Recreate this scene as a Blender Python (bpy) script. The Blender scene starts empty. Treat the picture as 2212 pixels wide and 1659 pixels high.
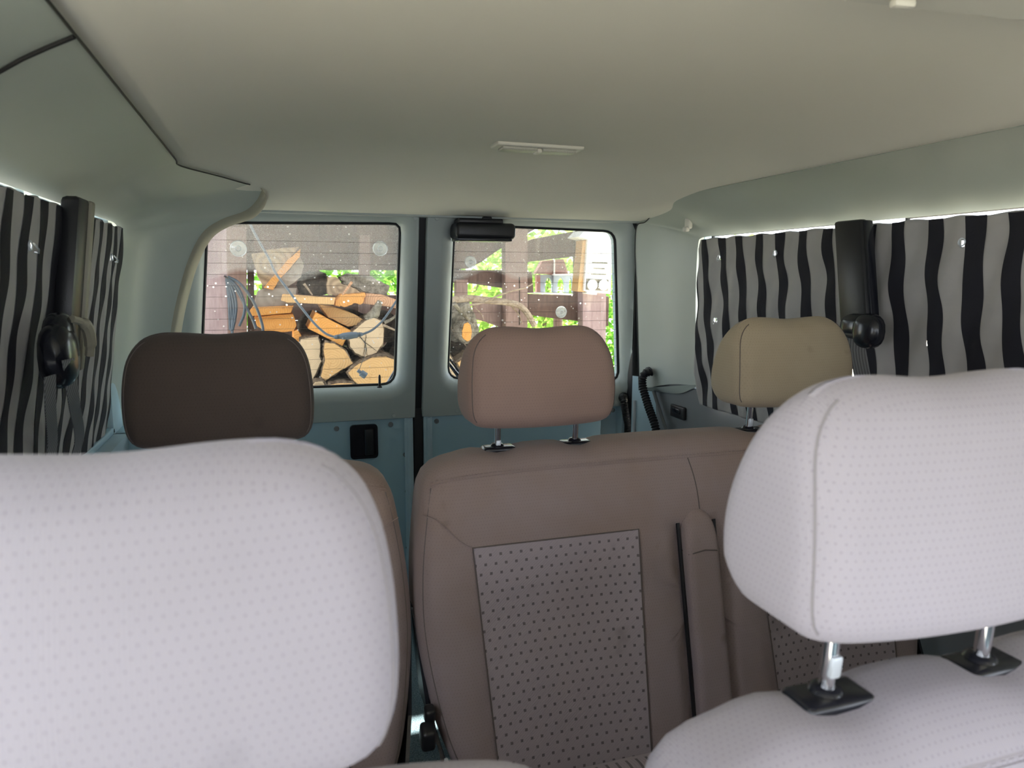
import bpy, bmesh, math, random
from mathutils import Vector, Matrix
random.seed(7)
PI = math.pi
S = bpy.context.scene
COL = S.collection

# ------------------------------------------------------------------ camera
FPX, CAMH = 1578.0, 1.12
_y, _p, _r = [math.radians(a) for a in (18.087, 8.2215, 0.197)]
cf = Vector((math.sin(_y)*math.cos(_p), math.cos(_y)*math.cos(_p), -math.sin(_p)))
cr = Vector((math.cos(_y), -math.sin(_y), 0)); cu = cr.cross(cf)
cr = cr*math.cos(_r) + cu*math.sin(_r); cu = cr.cross(cf)
C0 = Vector((0, 0, CAMH))
cam = bpy.data.cameras.new('camera'); cam_o = bpy.data.objects.new('camera', cam); COL.objects.link(cam_o)
m = Matrix.Identity(4)
for i in range(3):
    m[i][0], m[i][1], m[i][2] = cr[i], cu[i], -cf[i]
m.translation = C0
cam_o.matrix_world = m
cam.sensor_fit = 'HORIZONTAL'; cam.sensor_width = 36; cam.lens = FPX/2212*36
cam.clip_start = 0.02; cam.clip_end = 200
cam.dof.use_dof = True; cam.dof.focus_distance = 1.7; cam.dof.aperture_fstop = 9.0
S.camera = cam_o

# ------------------------------------------------------------------ world, sun, exposure
W = bpy.data.worlds.new('World'); S.world = W; W.use_nodes = True
bg = W.node_tree.nodes['Background']
bg.inputs[0].default_value = (0.84, 0.90, 1.0, 1); bg.inputs[1].default_value = 2.1
sun = bpy.data.lights.new('sun', 'SUN'); sun.energy = 13; sun.angle = 0.012; sun.color = (1, 0.95, 0.86)
sun_o = bpy.data.objects.new('sun', sun); COL.objects.link(sun_o)
SUN_DIR = Vector((0.42, 0.50, 0.88)).normalized()
sun_o.rotation_euler = SUN_DIR.to_track_quat('Z', 'Y').to_euler(); sun_o.location = (6, 6, 10)
def portal(name, loc, normal, w, h):
    l = bpy.data.lights.new(name, 'AREA'); l.shape = 'RECTANGLE'; l.size = w; l.size_y = h
    l.cycles.is_portal = True
    o = bpy.data.objects.new(name, l); COL.objects.link(o); o.location = loc
    o.rotation_euler = (-Vector(normal)).to_track_quat('Z', 'Y').to_euler()
    return o
portal('portal_windshield', (0.44, -1.28, 1.08), (0, 1, -0.1), 1.6, 0.62)
portal('portal_cab_left', (-0.44, -0.68, 0.68), (1, 0, 0), 1.1, 1.3)
portal('portal_cab_right', (1.30, -0.62, 1.0), (-1, 0, 0), 0.95, 0.6)
portal('portal_side', (-0.44, 0.32, 1.0), (1, 0, 0), 0.62, 0.5)
portal('portal_rear', (0.44, 2.42, 1.03), (0, -1, 0), 1.5, 0.6)
S.view_settings.view_transform = 'Standard'; S.view_settings.look = 'None'
S.view_settings.gamma = 1; S.view_settings.use_curve_mapping = False
S.view_settings.exposure = 1.42
cy = S.cycles
cy.max_bounces = 10; cy.diffuse_bounces = 6; cy.glossy_bounces = 3; cy.transparent_max_bounces = 12
cy.transmission_bounces = 4; cy.sample_clamp_indirect = 6; cy.caustics_reflective = False; cy.caustics_refractive = False
try:
    cy.use_denoising = True
except Exception:
    pass

# ------------------------------------------------------------------ pixel -> place helpers (used to measure real positions)
def ray(px, py): return cf + cr*((px-1106)/FPX) - cu*((py-829.5)/FPX)
def PY(px, py, Y): d = ray(px, py); return C0 + d*(Y/d.y)
def PX(px, py, X): d = ray(px, py); return C0 + d*(X/d.x)
def PZ(px, py, Z): d = ray(px, py); return C0 + d*((Z-CAMH)/d.z)
def yd(z): return 2.33 - 0.195*max(0.0, z-0.67)          # inner skin of the rear doors
def PD(px, py, off=0.0):
    Y = 2.28
    for _ in range(8):
        q = PY(px, py, Y); Y = yd(q.z) + off
    return PY(px, py, Y)

# ------------------------------------------------------------------ object helpers
ORG = {}
def org(o): return ORG.get(o.name, Vector((0, 0, 0)))
def tag(o, label=None, cat=None, group=None, kind=None):
    if label: o['label'] = label
    if cat: o['category'] = cat
    if group: o['group'] = group
    if kind: o['kind'] = kind
    return o
def thing(name, label, cat, loc, group=None):
    o = bpy.data.objects.new(name, None); COL.objects.link(o); o.location = loc
    o.empty_display_size = 0.05
    ORG[o.name] = Vector(loc)
    return tag(o, label, cat, group)
def obj(name, vf, mat, parent=None, smooth=True, origin=None, label=None, kind=None):
    """vf = (verts, faces) in world space; linked as one mesh object."""
    V, F = vf[0], vf[1]
    o0 = org(parent) if parent else (Vector(origin) if origin is not None else Vector((0, 0, 0)))
    me = bpy.data.meshes.new(name)
    me.from_pydata([tuple(Vector(v)-o0) for v in V], [], F)
    mats = mat if isinstance(mat, (list, tuple)) else [mat]
    for mm in mats: me.materials.append(mm)
    if len(vf) > 2 and vf[2]:
        for p, k in zip(me.polygons, vf[2]): p.material_index = k
    bm = bmesh.new(); bm.from_mesh(me)
    bmesh.ops.recalc_face_normals(bm, faces=bm.faces); bm.to_mesh(me); bm.free()
    if smooth is not False:
        me.polygons.foreach_set('use_smooth', [True]*len(me.polygons))
        ang = 0.7 if smooth is True else smooth
        try: me.set_sharp_from_angle(angle=ang)
        except Exception: pass
    me.update()
    o = bpy.data.objects.new(name, me); COL.objects.link(o)
    if parent:
        o.parent = parent
        ORG[o.name] = o0
    else:
        o.location = o0; ORG[o.name] = o0
    if label: o['label'] = label
    if kind: o['kind'] = kind
    return o
def struct(name, vf, mat, parent=None, smooth=True, label=None):
    o = obj(name, vf, mat, parent, smooth, label=label)
    if not parent: o['kind'] = 'structure'
    return o
def join(*parts):
    V, F, M = [], [], []
    for p in parts:
        b = len(V); V += list(p[0]); F += [tuple(i+b for i in f) for f in p[1]]
        M += list(p[2]) if len(p) > 2 and p[2] else [0]*len(p[1])
    return V, F, M
def setm(p, k): return p[0], p[1], [k]*len(p[1])

def catmull(pts, n=8, closed=False):
    P = [Vector(p) for p in pts]; N = len(P); out = []
    rng = N if closed else N-1
    for i in range(rng):
        p1, p2 = P[i % N], P[(i+1) % N]
        p0 = P[(i-1) % N] if (closed or i > 0) else p1*2-p2
        p3 = P[(i+2) % N] if (closed or i < N-2) else p2*2-p1
        for k in range(n):
            t = k/n
            out.append(0.5*((2*p1)+(-p0+p2)*t+(2*p0-5*p1+4*p2-p3)*t*t+(-p0+3*p1-3*p2+p3)*t**3))
    if not closed: out.append(P[-1])
    return out
def resample(pts, n, closed=True):
    P = [Vector(p) for p in pts]
    if closed: P = P+[P[0]]
    L = [0]
    for a, b in zip(P, P[1:]): L.append(L[-1]+(b-a).length)
    out = []; j = 0
    m_ = n if closed else n-1
    for i in range(n):
        d = L[-1]*i/m_
        while j < len(L)-2 and L[j+1] < d: j += 1
        t = (d-L[j])/max(1e-9, L[j+1]-L[j]); out.append(P[j].lerp(P[j+1], min(1, t)))
    return out
def tube(pts, r, n=8, caps=True, closed=False):
    P = [Vector(p) for p in pts]; N = len(P)
    rr = r if isinstance(r, (list, tuple)) else [r]*N
    V, F = [], []
    nrm = None
    for i, p in enumerate(P):
        if closed: t = (P[(i+1) % N]-P[i-1]).normalized()
        else: t = (P[min(i+1, N-1)]-P[max(i-1, 0)]).normalized()
        if nrm is None:
            nrm = t.orthogonal().normalized()
        else:
            nrm = (nrm - t*nrm.dot(t))
            nrm = nrm.normalized() if nrm.length > 1e-6 else t.orthogonal().normalized()
        b = t.cross(nrm)
        for k in range(n):
            a = 2*PI*k/n; V.append(p+(nrm*math.cos(a)+b*math.sin(a))*rr[i])
    for i in range(N if closed else N-1):
        i2 = (i+1) % N
        for k in range(n):
            F.append((i*n+k, i*n+(k+1) % n, i2*n+(k+1) % n, i2*n+k))
    if caps and not closed:
        F.append(tuple(range(n))[::-1]); F.append(tuple(range((N-1)*n, N*n)))
    return V, F
def frame(axis):
    w = Vector(axis).normalized(); u = w.orthogonal().normalized()
    if abs(w.z) < 0.99: u = Vector((0, 0, 1)).cross(w).normalized()
    return u, w.cross(u), w
def lathe(profile, center, axis, n=16):
    u, v, w = frame(axis); c = Vector(center); V, F = [], []
    for r, h in profile:
        for k in range(n):
            a = 2*PI*k/n; V.append(c+(u*math.cos(a)+v*math.sin(a))*r+w*h)
    for i in range(len(profile)-1):
        for k in range(n):
            F.append((i*n+k, i*n+(k+1) % n, (i+1)*n+(k+1) % n, (i+1)*n+k))
    F.append(tuple(range(n))[::-1]); F.append(tuple(range((len(profile)-1)*n, len(profile)*n)))
    return V, F
def box(x0, x1, y0, y1, z0, z1, b=0.0, seg=3):
    bm = bmesh.new(); bmesh.ops.create_cube(bm, size=1)
    for v in bm.verts:
        v.co = Vector(((x0+x1)/2+v.co.x*(x1-x0), (y0+y1)/2+v.co.y*(y1-y0), (z0+z1)/2+v.co.z*(z1-z0)))
    if b > 0: bmesh.ops.bevel(bm, geom=bm.edges[:], offset=b, segments=seg, affect='EDGES', profile=0.5)
    bm.verts.ensure_lookup_table()
    V = [v.co.copy() for v in bm.verts]; F = [tuple(v.index for v in f.verts) for f in bm.faces]
    bm.free(); return V, F
def obox(center, ux, uy, uz, sx, sy, sz, b=0.0, seg=2):
    V, F = box(-sx/2, sx/2, -sy/2, sy/2, -sz/2, sz/2, b, seg)
    c = Vector(center); ux, uy, uz = Vector(ux), Vector(uy), Vector(uz)
    return [c+ux*v.x+uy*v.y+uz*v.z for v in V], F
def grid(fn, nu, nv):
    V = [Vector(fn(i/nu, j/nv)) for i in range(nu+1) for j in range(nv+1)]
    F = [(i*(nv+1)+j, (i+1)*(nv+1)+j, (i+1)*(nv+1)+j+1, i*(nv+1)+j+1) for i in range(nu) for j in range(nv)]
    return V, F
def solid_grid(fn, nu, nv, off):
    """grid with a thickness given by vector off"""
    V, F = grid(fn, nu, nv); n = len(V); off = Vector(off)
    V2 = V+[v+off for v in V]
    F2 = F+[tuple(i+n for i in f[::-1]) for f in F]
    loop = [i*(nv+1) for i in range(nu+1)]+[nu*(nv+1)+j for j in range(1, nv+1)]+[i*(nv+1)+nv for i in range(nu-1, -1, -1)]+[j for j in range(nv-1, 0, -1)]
    for a, b in zip(loop, loop[1:]+loop[:1]): F2.append((a, b, b+n, a+n))
    return V2, F2
def prism(poly, off, bevel=0.0):
    """closed planar polygon (3-D points) extruded by off, front edge softened"""
    P = [Vector(p) for p in poly]; n = len(P); off = Vector(off); c = sum(P, Vector())/n
    if bevel > 0:
        d = off.normalized()
        r0 = [p+(c-p).normalized()*bevel for p in P]; r1 = [p+d*bevel for p in P]
        rings = [r0, r1, [p+off for p in P]]
    else: rings = [P, [p+off for p in P]]
    V = [v for r in rings for v in r]; F = []
    for k in range(len(rings)-1):
        for i in range(n): F.append((k*n+i, k*n+(i+1) % n, (k+1)*n+(i+1) % n, (k+1)*n+i))
    F.append(tuple(range(n))); F.append(tuple(range((len(rings)-1)*n, len(rings)*n))[::-1])
    return V, F
def pillow(outline, yf, yb, r=0.03, nb=5, ncap=8, rb=None):
    """soft cushion: outline in (x,z); yf/yb(x,z) give the front and back surface."""
    rb = rb or r
    O = [Vector((p[0], 0, p[1])) for p in outline]; n = len(O)
    c = sum(O, Vector())/n
    area = sum(O[i].x*O[(i+1) % n].z-O[(i+1) % n].x*O[i].z for i in range(n))
    sg = 1 if area > 0 else -1
    N = []
    for i in range(n):
        t = (O[(i+1) % n]-O[i-1]).normalized(); N.append(Vector((-t.z, 0, t.x))*sg)
    kw = max(3, n//14)
    N = [sum((N[(i+j) % n]*(kw+1-abs(j)) for j in range(-kw, kw+1)), Vector()).normalized() for i in range(n)]
    rings = []
    def ring(ins, side, d):
        out = []
        for i in range(n):
            q = O[i]+N[i]*ins
            y = yf(q.x, q.z)+d if side < 0 else yb(q.x, q.z)-d
            out.append(Vector((q.x, y, q.z)))
        return out
    def cap(side, rad):
        base = [O[i]+N[i]*rad for i in range(n)]; out = []
        for k in range(1, ncap):
            s = 1-(k/ncap)
            rr = []
            for i in range(n):
                q = c+(base[i]-c)*s
                rr.append(Vector((q.x, yf(q.x, q.z) if side < 0 else yb(q.x, q.z), q.z)))
            out.append(rr)
        return out
    front_cap = cap(-1, r)
    rings += front_cap[::-1]
    for k in range(nb+1):
        a = PI/2*(1-k/nb); rings.append(ring(r*(1-math.cos(a)), -1, r*(1-math.sin(a))))
    for k in range(nb+1):
        a = PI/2*k/nb; rings.append(ring(rb*(1-math.cos(a)), 1, rb*(1-math.sin(a))))
    rings += cap(1, rb)
    V = [v for q in rings for v in q]; F = []
    for k in range(len(rings)-1):
        for i in range(n): F.append((k*n+i, k*n+(i+1) % n, (k+1)*n+(i+1) % n, (k+1)*n+i))
    V.append(Vector((c.x, yf(c.x, c.z), c.z))); a = len(V)-1
    V.append(Vector((c.x, yb(c.x, c.z), c.z))); b = len(V)-1
    for i in range(n):
        F.append((a, (i+1) % n, i)); F.append((b, (len(rings)-1)*n+i, (len(rings)-1)*n+(i+1) % n))
    return V, F
def copy_tree(o, parent=None, off=None):
    c = o.copy(); COL.objects.link(c)
    if parent: c.parent = parent
    if off is not None: c.location = Vector(o.location)+Vector(off)
    for ch in list(o.children): copy_tree(ch, c)
    return c

# ------------------------------------------------------------------ materials
class NT:
    def __init__(s, name):
        s.m = bpy.data.materials.new(name); s.m.use_nodes = True; s.t = s.m.node_tree
        s.b = s.t.nodes['Principled BSDF']; s.out = s.t.nodes['Material Output']
        s.tc = s.t.nodes.new('ShaderNodeTexCoord')
    def n(s, typ, **kw):
        o = s.t.nodes.new('ShaderNode'+typ)
        for k, v in kw.items(): setattr(o, k, v)
        return o
    def l(s, a, b): s.t.links.new(a, b)
    def noise(s, scale, detail=3, vec=None, rough=0.5):
        o = s.n('TexNoise'); o.inputs['Scale'].default_value = scale; o.inputs['Detail'].default_value = detail
        o.inputs['Roughness'].default_value = rough
        s.l(vec or s.tc.outputs['Object'], o.inputs['Vector']); return o.outputs['Fac']
    def math(s, op, a, b=None, c=None, clamp=False):
        o = s.n('Math', operation=op); o.use_clamp = clamp
        for i, v in enumerate((a, b, c)):
            if v is None: continue
            if isinstance(v, (int, float)): o.inputs[i].default_value = v
            else: s.l(v, o.inputs[i])
        return o.outputs[0]
    def ramp(s, fac, stops):
        o = s.n('ValToRGB'); e = o.color_ramp.elements
        e[0].position, e[0].color = stops[0][0], (*stops[0][1], 1)
        e[1].position, e[1].color = stops[-1][0], (*stops[-1][1], 1)
        for p, c in stops[1:-1]:
            x = e.new(p); x.color = (*c, 1)
        s.l(fac, o.inputs[0]); return o.outputs[0]
    def mix(s, fac, a, b, mode='MIX'):
        o = s.n('Mix', data_type='RGBA', blend_type=mode)
        for i, v in ((0, fac), (6, a), (7, b)):
            if isinstance(v, (int, float)): o.inputs[i].default_value = v
            elif isinstance(v, tuple): o.inputs[i].default_value = (*v, 1)
            else: s.l(v, o.inputs[i])
        return o.outputs[2]
    def bump(s, h, strength=0.3, dist=0.01, prev=None):
        o = s.n('Bump'); o.inputs['Strength'].default_value = strength; o.inputs['Distance'].default_value = dist
        s.l(h, o.inputs['Height'])
        if prev: s.l(prev, o.inputs['Normal'])
        s.l(o.outputs[0], s.b.inputs['Normal']); return o.outputs[0]
    def col(s, c):
        if isinstance(c, tuple): s.b.inputs['Base Color'].default_value = (*c, 1)
        else: s.l(c, s.b.inputs['Base Color'])
    def set(s, **kw):
        for k, v in kw.items():
            s.b.inputs[{'rough': 'Roughness', 'metal': 'Metallic', 'spec': 'Specular IOR Level', 'sheen': 'Sheen Weight'}[k]].default_value = v
def plain(name, c, rough=0.5, metal=0.0, spec=0.5, var=0.0, scale=8, bump=0.0, bscale=200):
    t = NT(name); t.set(rough=rough, metal=metal, spec=spec)
    if var:
        f = t.noise(scale, 4); d = tuple(x*(1-var) for x in c); e = tuple(min(1, x*(1+var)) for x in c)
        t.col(t.ramp(f, [(0.3, d), (0.7, e)]))
    else: t.col(c)
    if bump: t.bump(t.noise(bscale, 2), bump, 0.002)
    return t.m
M = {}
def scratched(name, base, dirt, rough=0.45, amount=0.5):
    """moulded plastic with faint scuffs and grime"""
    t = NT(name); t.set(rough=rough)
    f = t.noise(4, 5); c = t.mix(t.math('MULTIPLY', f, amount), base, dirt)
    mp = t.n('Mapping'); mp.inputs['Scale'].default_value = (3, 3, 22); mp.inputs['Rotation'].default_value = (0.3, 0.5, 0.2)
    t.l(t.tc.outputs['Object'], mp.inputs['Vector'])
    g = t.noise(9, 6, mp.outputs[0], 0.7)
    sc = t.math('GREATER_THAN', g, 0.74); c = t.mix(t.math('MULTIPLY', sc, 0.22), c, (0.62, 0.64, 0.60))
    t.col(c); t.bump(t.noise(420, 2), 0.12, 0.001)
    return t.m
M['trim'] = scratched('trim_plastic', (0.41, 0.455, 0.43), (0.29, 0.31, 0.26))
M['trim_rear'] = scratched('rear_door_trim', (0.44, 0.49, 0.48), (0.32, 0.35, 0.33))
M['liner'] = (lambda t: (t.set(rough=0.95, spec=0.15),
    t.col(t.mix(t.math('MULTIPLY', t.noise(2.2, 4), 0.5), (0.75, 0.735, 0.68), (0.66, 0.635, 0.575))),
    t.bump(t.noise(600, 3), 0.2, 0.001), t.m)[-1])(NT('headliner_fabric'))
M['blue'] = scratched('blue_grey_metal', (0.34, 0.52, 0.62), (0.28, 0.42, 0.50), 0.35)
M['blue_light'] = plain('pale_blue_metal', (0.42, 0.56, 0.64), 0.3, var=0.06)
M['side_panel'] = scratched('grey_side_panel', (0.20, 0.22, 0.24), (0.15, 0.15, 0.15), 0.45, 0.8)
M['rubber'] = plain('black_rubber', (0.006, 0.006, 0.008), 0.6, bump=0.1)
M['black'] = plain('black_plastic', (0.012, 0.012, 0.014), 0.38, var=0.2, bump=0.1, bscale=500)
M['black_gloss'] = plain('glossy_black_plastic', (0.012, 0.013, 0.018), 0.22)
M['chrome'] = plain('chrome', (0.80, 0.80, 0.82), 0.10, 1.0)
M['steel'] = plain('pale_steel', (0.62, 0.66, 0.70), 0.35, 0.3)
M['beige'] = plain('beige_plastic', (0.33, 0.31, 0.24), 0.5, var=0.1)
M['belt'] = (lambda t: (t.set(rough=0.8), (lambda w: (t.col(t.ramp(w, [(0.3, (0.13, 0.13, 0.14)), (0.7, (0.24, 0.24, 0.25))])), t.bump(w, 0.3, 0.001)))(
    (lambda q: (setattr(q, 'bands_direction', 'Y'), q.inputs['Scale'].__setattr__('default_value', 40), t.l(t.tc.outputs['Object'], q.inputs['Vector']), q.outputs['Fac'])[-1])(t.n('TexWave'))), t.m)[-1])(NT('belt_webbing'))
M['lens'] = plain('frosted_lens', (0.42, 0.42, 0.38), 0.3, bump=0.6, bscale=300)
M['white_plastic'] = plain('white_plastic', (0.62, 0.61, 0.56), 0.4)
M['seam'] = plain('seam_thread', (0.13, 0.105, 0.095), 0.9)
M['seam_pale'] = plain('pale_seam_thread', (0.27, 0.25, 0.26), 0.9)
M['thread'] = plain('pale_thread', (0.46, 0.42, 0.38), 0.9)

def fabric(name, base, soil_tone, tone_amt, dots=True, squares=False):
    t = NT(name); t.set(rough=0.92, spec=0.2, sheen=0.12)
    sep = t.n('SeparateXYZ'); t.l(t.tc.outputs['Object'], sep.inputs[0]); x, z, y = sep.outputs[0], sep.outputs[2], sep.outputs[1]
    f = t.noise(3.2, 5, None, 0.6)
    f = t.math('MULTIPLY', t.math('SUBTRACT', f, 0.36), 3.2, clamp=True)
    hi = t.math('MULTIPLY', t.math('SUBTRACT', z, 0.55), 4.0, clamp=True)  # second tone grows stronger toward the top
    f = t.math('ADD', t.math('MULTIPLY', f, 0.6), t.math('MULTIPLY', hi, 0.5), clamp=True)
    c = t.mix(t.math('MULTIPLY', f, tone_amt), base, soil_tone)
    vor = t.noise(17, 2); blot = t.math('MULTIPLY', t.math('SUBTRACT', vor, 0.68), 7, clamp=True)
    c = t.mix(t.math('MULTIPLY', blot, 0.6*tone_amt), c, tuple(v*0.45 for v in soil_tone))
    if squares:
        # small dark squares on a staggered grid
        P_ = 0.0172
        u = t.math('DIVIDE', x, P_); v = t.math('DIVIDE', z, P_*0.84)
        row = t.math('FLOOR', v)
        u2 = t.math('ADD', u, t.math('MULTIPLY', row, 0.5))
        fu = t.math('ABSOLUTE', t.math('SUBTRACT', t.math('FRACT', u2), 0.5))
        fv = t.math('ABSOLUTE', t.math('SUBTRACT', t.math('FRACT', v), 0.5))
        d = t.math('MULTIPLY', t.math('LESS_THAN', fu, 0.13), t.math('LESS_THAN', fv, 0.15))
        c = t.mix(t.math('MULTIPLY', d, 0.75), c, (0.055, 0.045, 0.045))
        mp = t.n('Mapping'); mp.inputs['Rotation'].default_value = (0, math.radians(38), 0); t.l(t.tc.outputs['Object'], mp.inputs['Vector'])
        w = t.n('TexWave'); w.bands_direction = 'Z'; w.inputs['Scale'].default_value = 90; t.l(mp.outputs[0], w.inputs['Vector'])
        c = t.mix(t.math('MULTIPLY', w.outputs['Fac'], 0.16), c, (0.30, 0.27, 0.27)); t.bump(w.outputs['Fac'], 0.25, 0.001)
    else:
        P_ = 0.0050
        sn = t.n('SeparateXYZ'); t.l(t.tc.outputs['Normal'], sn.inputs[0])
        mx = t.math('GREATER_THAN', t.math('ABSOLUTE', sn.outputs[0]), 0.66); mz = t.math('GREATER_THAN', t.math('ABSOLUTE', sn.outputs[2]), 0.66)
        uu = t.math('ADD', t.math('MULTIPLY', mx, y), t.math('MULTIPLY', t.math('SUBTRACT', 1, mx), x))
        vv = t.math('ADD', t.math('MULTIPLY', mz, y), t.math('MULTIPLY', t.math('SUBTRACT', 1, mz), z))
        u = t.math('DIVIDE', uu, P_); v = t.math('DIVIDE', vv, P_)
        row = t.math('FLOOR', v); u2 = t.math('ADD', u, t.math('MULTIPLY', row, 0.5))
        fu = t.math('ABSOLUTE', t.math('SUBTRACT', t.math('FRACT', u2), 0.5))
        fv = t.math('ABSOLUTE', t.math('SUBTRACT', t.math('FRACT', v), 0.5))
        d = t.math('MULTIPLY', t.math('LESS_THAN', fu, 0.10), t.math('LESS_THAN', fv, 0.13))
        c = t.mix(t.math('MULTIPLY', d, 0.30), c, tuple(v_*0.35 for v_ in soil_tone))
        w = t.n('TexWave'); w.bands_direction = 'X'; w.inputs['Scale'].default_value = 160; t.l(t.tc.outputs['Object'], w.inputs['Vector'])
        t.bump(w.outputs['Fac'], 0.18, 0.0006)
    t.col(c); return t.m
M['fab_near'] = fabric('seat_fabric_lit', (0.43, 0.40, 0.455), (0.335, 0.31, 0.33), 0.6)  # near row: cool daylight put into a paler copy of the fabric
M['ins_near'] = fabric('seat_insert_lit', (0.42, 0.38, 0.39), (0.34, 0.30, 0.31), 0.5, squares=True)
M['fab_far'] = fabric('seat_fabric_dim_soiled', (0.33, 0.27, 0.28), (0.26, 0.18, 0.135), 0.9)  # far row: dimmer, browner light put into the colour, plus stains
M['ins_far'] = fabric('seat_insert_dim_soiled', (0.40, 0.345, 0.365), (0.32, 0.26, 0.26), 0.7, squares=True)
M['fab_khaki'] = fabric('seat_fabric_khaki', (0.48, 0.41, 0.30), (0.39, 0.31, 0.21), 0.9)  # khaki tone of the right far headrest
M['fab_pink'] = fabric('seat_fabric_pinkish', (0.37, 0.255, 0.22), (0.31, 0.205, 0.165), 0.8)
M['fab_shaded'] = fabric('seat_fabric_brown', (0.09, 0.068, 0.058), (0.068, 0.05, 0.042), 0.8)  # shade on the left far headrest put into its colour

def carpet():
    t = NT('blue_grey_carpet'); t.set(rough=1.0, spec=0.05)
    f = t.noise(260, 3, None, 0.7); t.col(t.ramp(f, [(0.35, (0.09, 0.14, 0.17)), (0.65, (0.28, 0.37, 0.42))]))
    t.bump(f, 0.9, 0.006); return t.m
M['carpet'] = carpet()
def curtain_mat():
    t = NT('grey_curtain_cloth'); t.set(rough=0.75, spec=0.25, sheen=0.2)
    t.col(t.ramp(t.noise(9, 4), [(0.3, (0.33, 0.32, 0.315)), (0.7, (0.40, 0.385, 0.375))]))
    t.bump(t.noise(14, 3), 0.35, 0.012); return t.m
M['curtain'] = curtain_mat()
M['stripe'] = plain('black_tape', (0.008, 0.008, 0.014), 0.85, bump=0.2)

def dusty_glass():
    t = NT('dusty_rear_glass'); nt = t.t; nt.nodes.remove(t.b)
    sep = t.n('SeparateXYZ'); t.l(t.tc.outputs['Object'], sep.inputs[0]); X, Z = sep.outputs[0], sep.outputs[2]
    wob = t.math('MULTIPLY', t.math('SINE', t.math('MULTIPLY', X, 26.0)), 0.012)
    wob = t.math('ADD', wob, t.math('MULTIPLY', t.noise(9, 2), 0.03))
    edge = t.math('MULTIPLY', t.math('SUBTRACT', t.math('ADD', Z, wob), 1.138), 60, clamp=True)
    base = t.math('ADD', 0.006, t.math('MULTIPLY', edge, 0.17))
    fine = t.noise(520, 2, None, 0.8); sp = t.math('MULTIPLY', t.math('GREATER_THAN', fine, 0.60), t.math('ADD', 0.015, t.math('MULTIPLY', edge, 0.16)))
    v = t.n('TexVoronoi'); v.inputs['Scale'].default_value = 42; t.l(t.tc.outputs['Object'], v.inputs['Vector'])
    v2 = t.noise(6, 1); big = t.math('MULTIPLY', t.math('LESS_THAN', v.outputs['Distance'], t.math('MULTIPLY', t.noise(60, 1), 0.2)), t.math('GREATER_THAN', v2, 0.42))
    dust = t.math('ADD', t.math('ADD', base, sp), t.math('MULTIPLY', big, 0.45), clamp=True)
    tr = t.n('BsdfTransparent'); tr.inputs[0].default_value = (0.93, 0.95, 0.94, 1)
    gl = t.n('BsdfGlossy'); gl.inputs['Roughness'].default_value = 0.02
    m0 = t.n('MixShader'); m0.inputs[0].default_value = 0.02; t.l(tr.outputs[0], m0.inputs[1]); t.l(gl.outputs[0], m0.inputs[2])
    df = t.n('BsdfDiffuse'); df.inputs[0].default_value = (0.8, 0.78, 0.74, 1)
    tl = t.n('BsdfTranslucent'); tl.inputs[0].default_value = (0.8, 0.78, 0.76, 1)
    m1 = t.n('MixShader'); m1.inputs[0].default_value = 0.7; t.l(df.outputs[0], m1.inputs[1]); t.l(tl.outputs[0], m1.inputs[2])
    m2 = t.n('MixShader'); t.l(dust, m2.inputs[0]); t.l(m0.outputs[0], m2.inputs[1]); t.l(m1.outputs[0], m2.inputs[2])
    t.l(m2.outputs[0], t.out.inputs[0]); return t.m
M['glass'] = dusty_glass()
def clear(name, mixf, colr=(0.85, 0.88, 0.9)):
    t = NT(name); t.t.nodes.remove(t.b)
    tr = t.n('BsdfTransparent'); df = t.n('BsdfTranslucent'); df.inputs[0].default_value = (*colr, 1)
    gl = t.n('BsdfGlossy'); gl.inputs['Roughness'].default_value = 0.15
    a = t.n('MixShader'); a.inputs[0].default_value = 0.3; t.l(df.outputs[0], a.inputs[1]); t.l(gl.outputs[0], a.inputs[2])
    b = t.n('MixShader'); b.inputs[0].default_value = mixf; t.l(tr.outputs[0], b.inputs[1]); t.l(a.outputs[0], b.inputs[2])
    t.l(b.outputs[0], t.out.inputs[0]); return t.m
M['side_glass'] = clear('side_glass', 0.03)
M['cup'] = clear('clear_soft_plastic', 0.38)
M['cup_rim'] = clear('clear_plastic_rim', 0.75)

def wood(name, base, dark, ring=22, ringmix=0.35, crack=0.0):
    t = NT(name); t.set(rough=0.8, spec=0.2)
    w = t.n('TexWave'); w.wave_type = 'RINGS'; w.rings_direction = 'Y'; w.inputs['Scale'].default_value = ring
    w.inputs['Distortion'].default_value = 3.5; w.inputs['Detail'].default_value = 3; w.inputs['Detail Scale'].default_value = 1.2
    t.l(t.tc.outputs['Object'], w.inputs['Vector'])
    f = t.noise(26, 5, None, 0.7)
    c = t.mix(t.math('MULTIPLY', w.outputs['Fac'], ringmix), base, dark)
    c = t.mix(t.math('MULTIPLY', t.math('GREATER_THAN', f, 0.62), 0.35), c, dark)
    c = t.mix(t.math('MULTIPLY', t.noise(7, 3), 0.3), c, tuple(v*0.6 for v in dark))
    t.col(c); t.bump(w.outputs['Fac'], 0.3, 0.003); return t.m
M['w_orange'] = wood('fresh_orange_wood', (0.72, 0.33, 0.09), (0.46, 0.16, 0.03), 34, 0.25)
M['w_tan'] = wood('tan_split_wood', (0.64, 0.38, 0.17), (0.40, 0.20, 0.07), 30, 0.22)
M['w_pale'] = wood('pale_end_grain', (0.62, 0.45, 0.29), (0.40, 0.25, 0.14), 48, 0.22)
M['w_rough'] = wood('rough_split_wood', (0.50, 0.36, 0.22), (0.16, 0.10, 0.06), 11, 0.55)
M['w_grey'] = wood('weathered_grey_wood', (0.36, 0.30, 0.24), (0.22, 0.17, 0.13), 9, 0.4)
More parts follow.
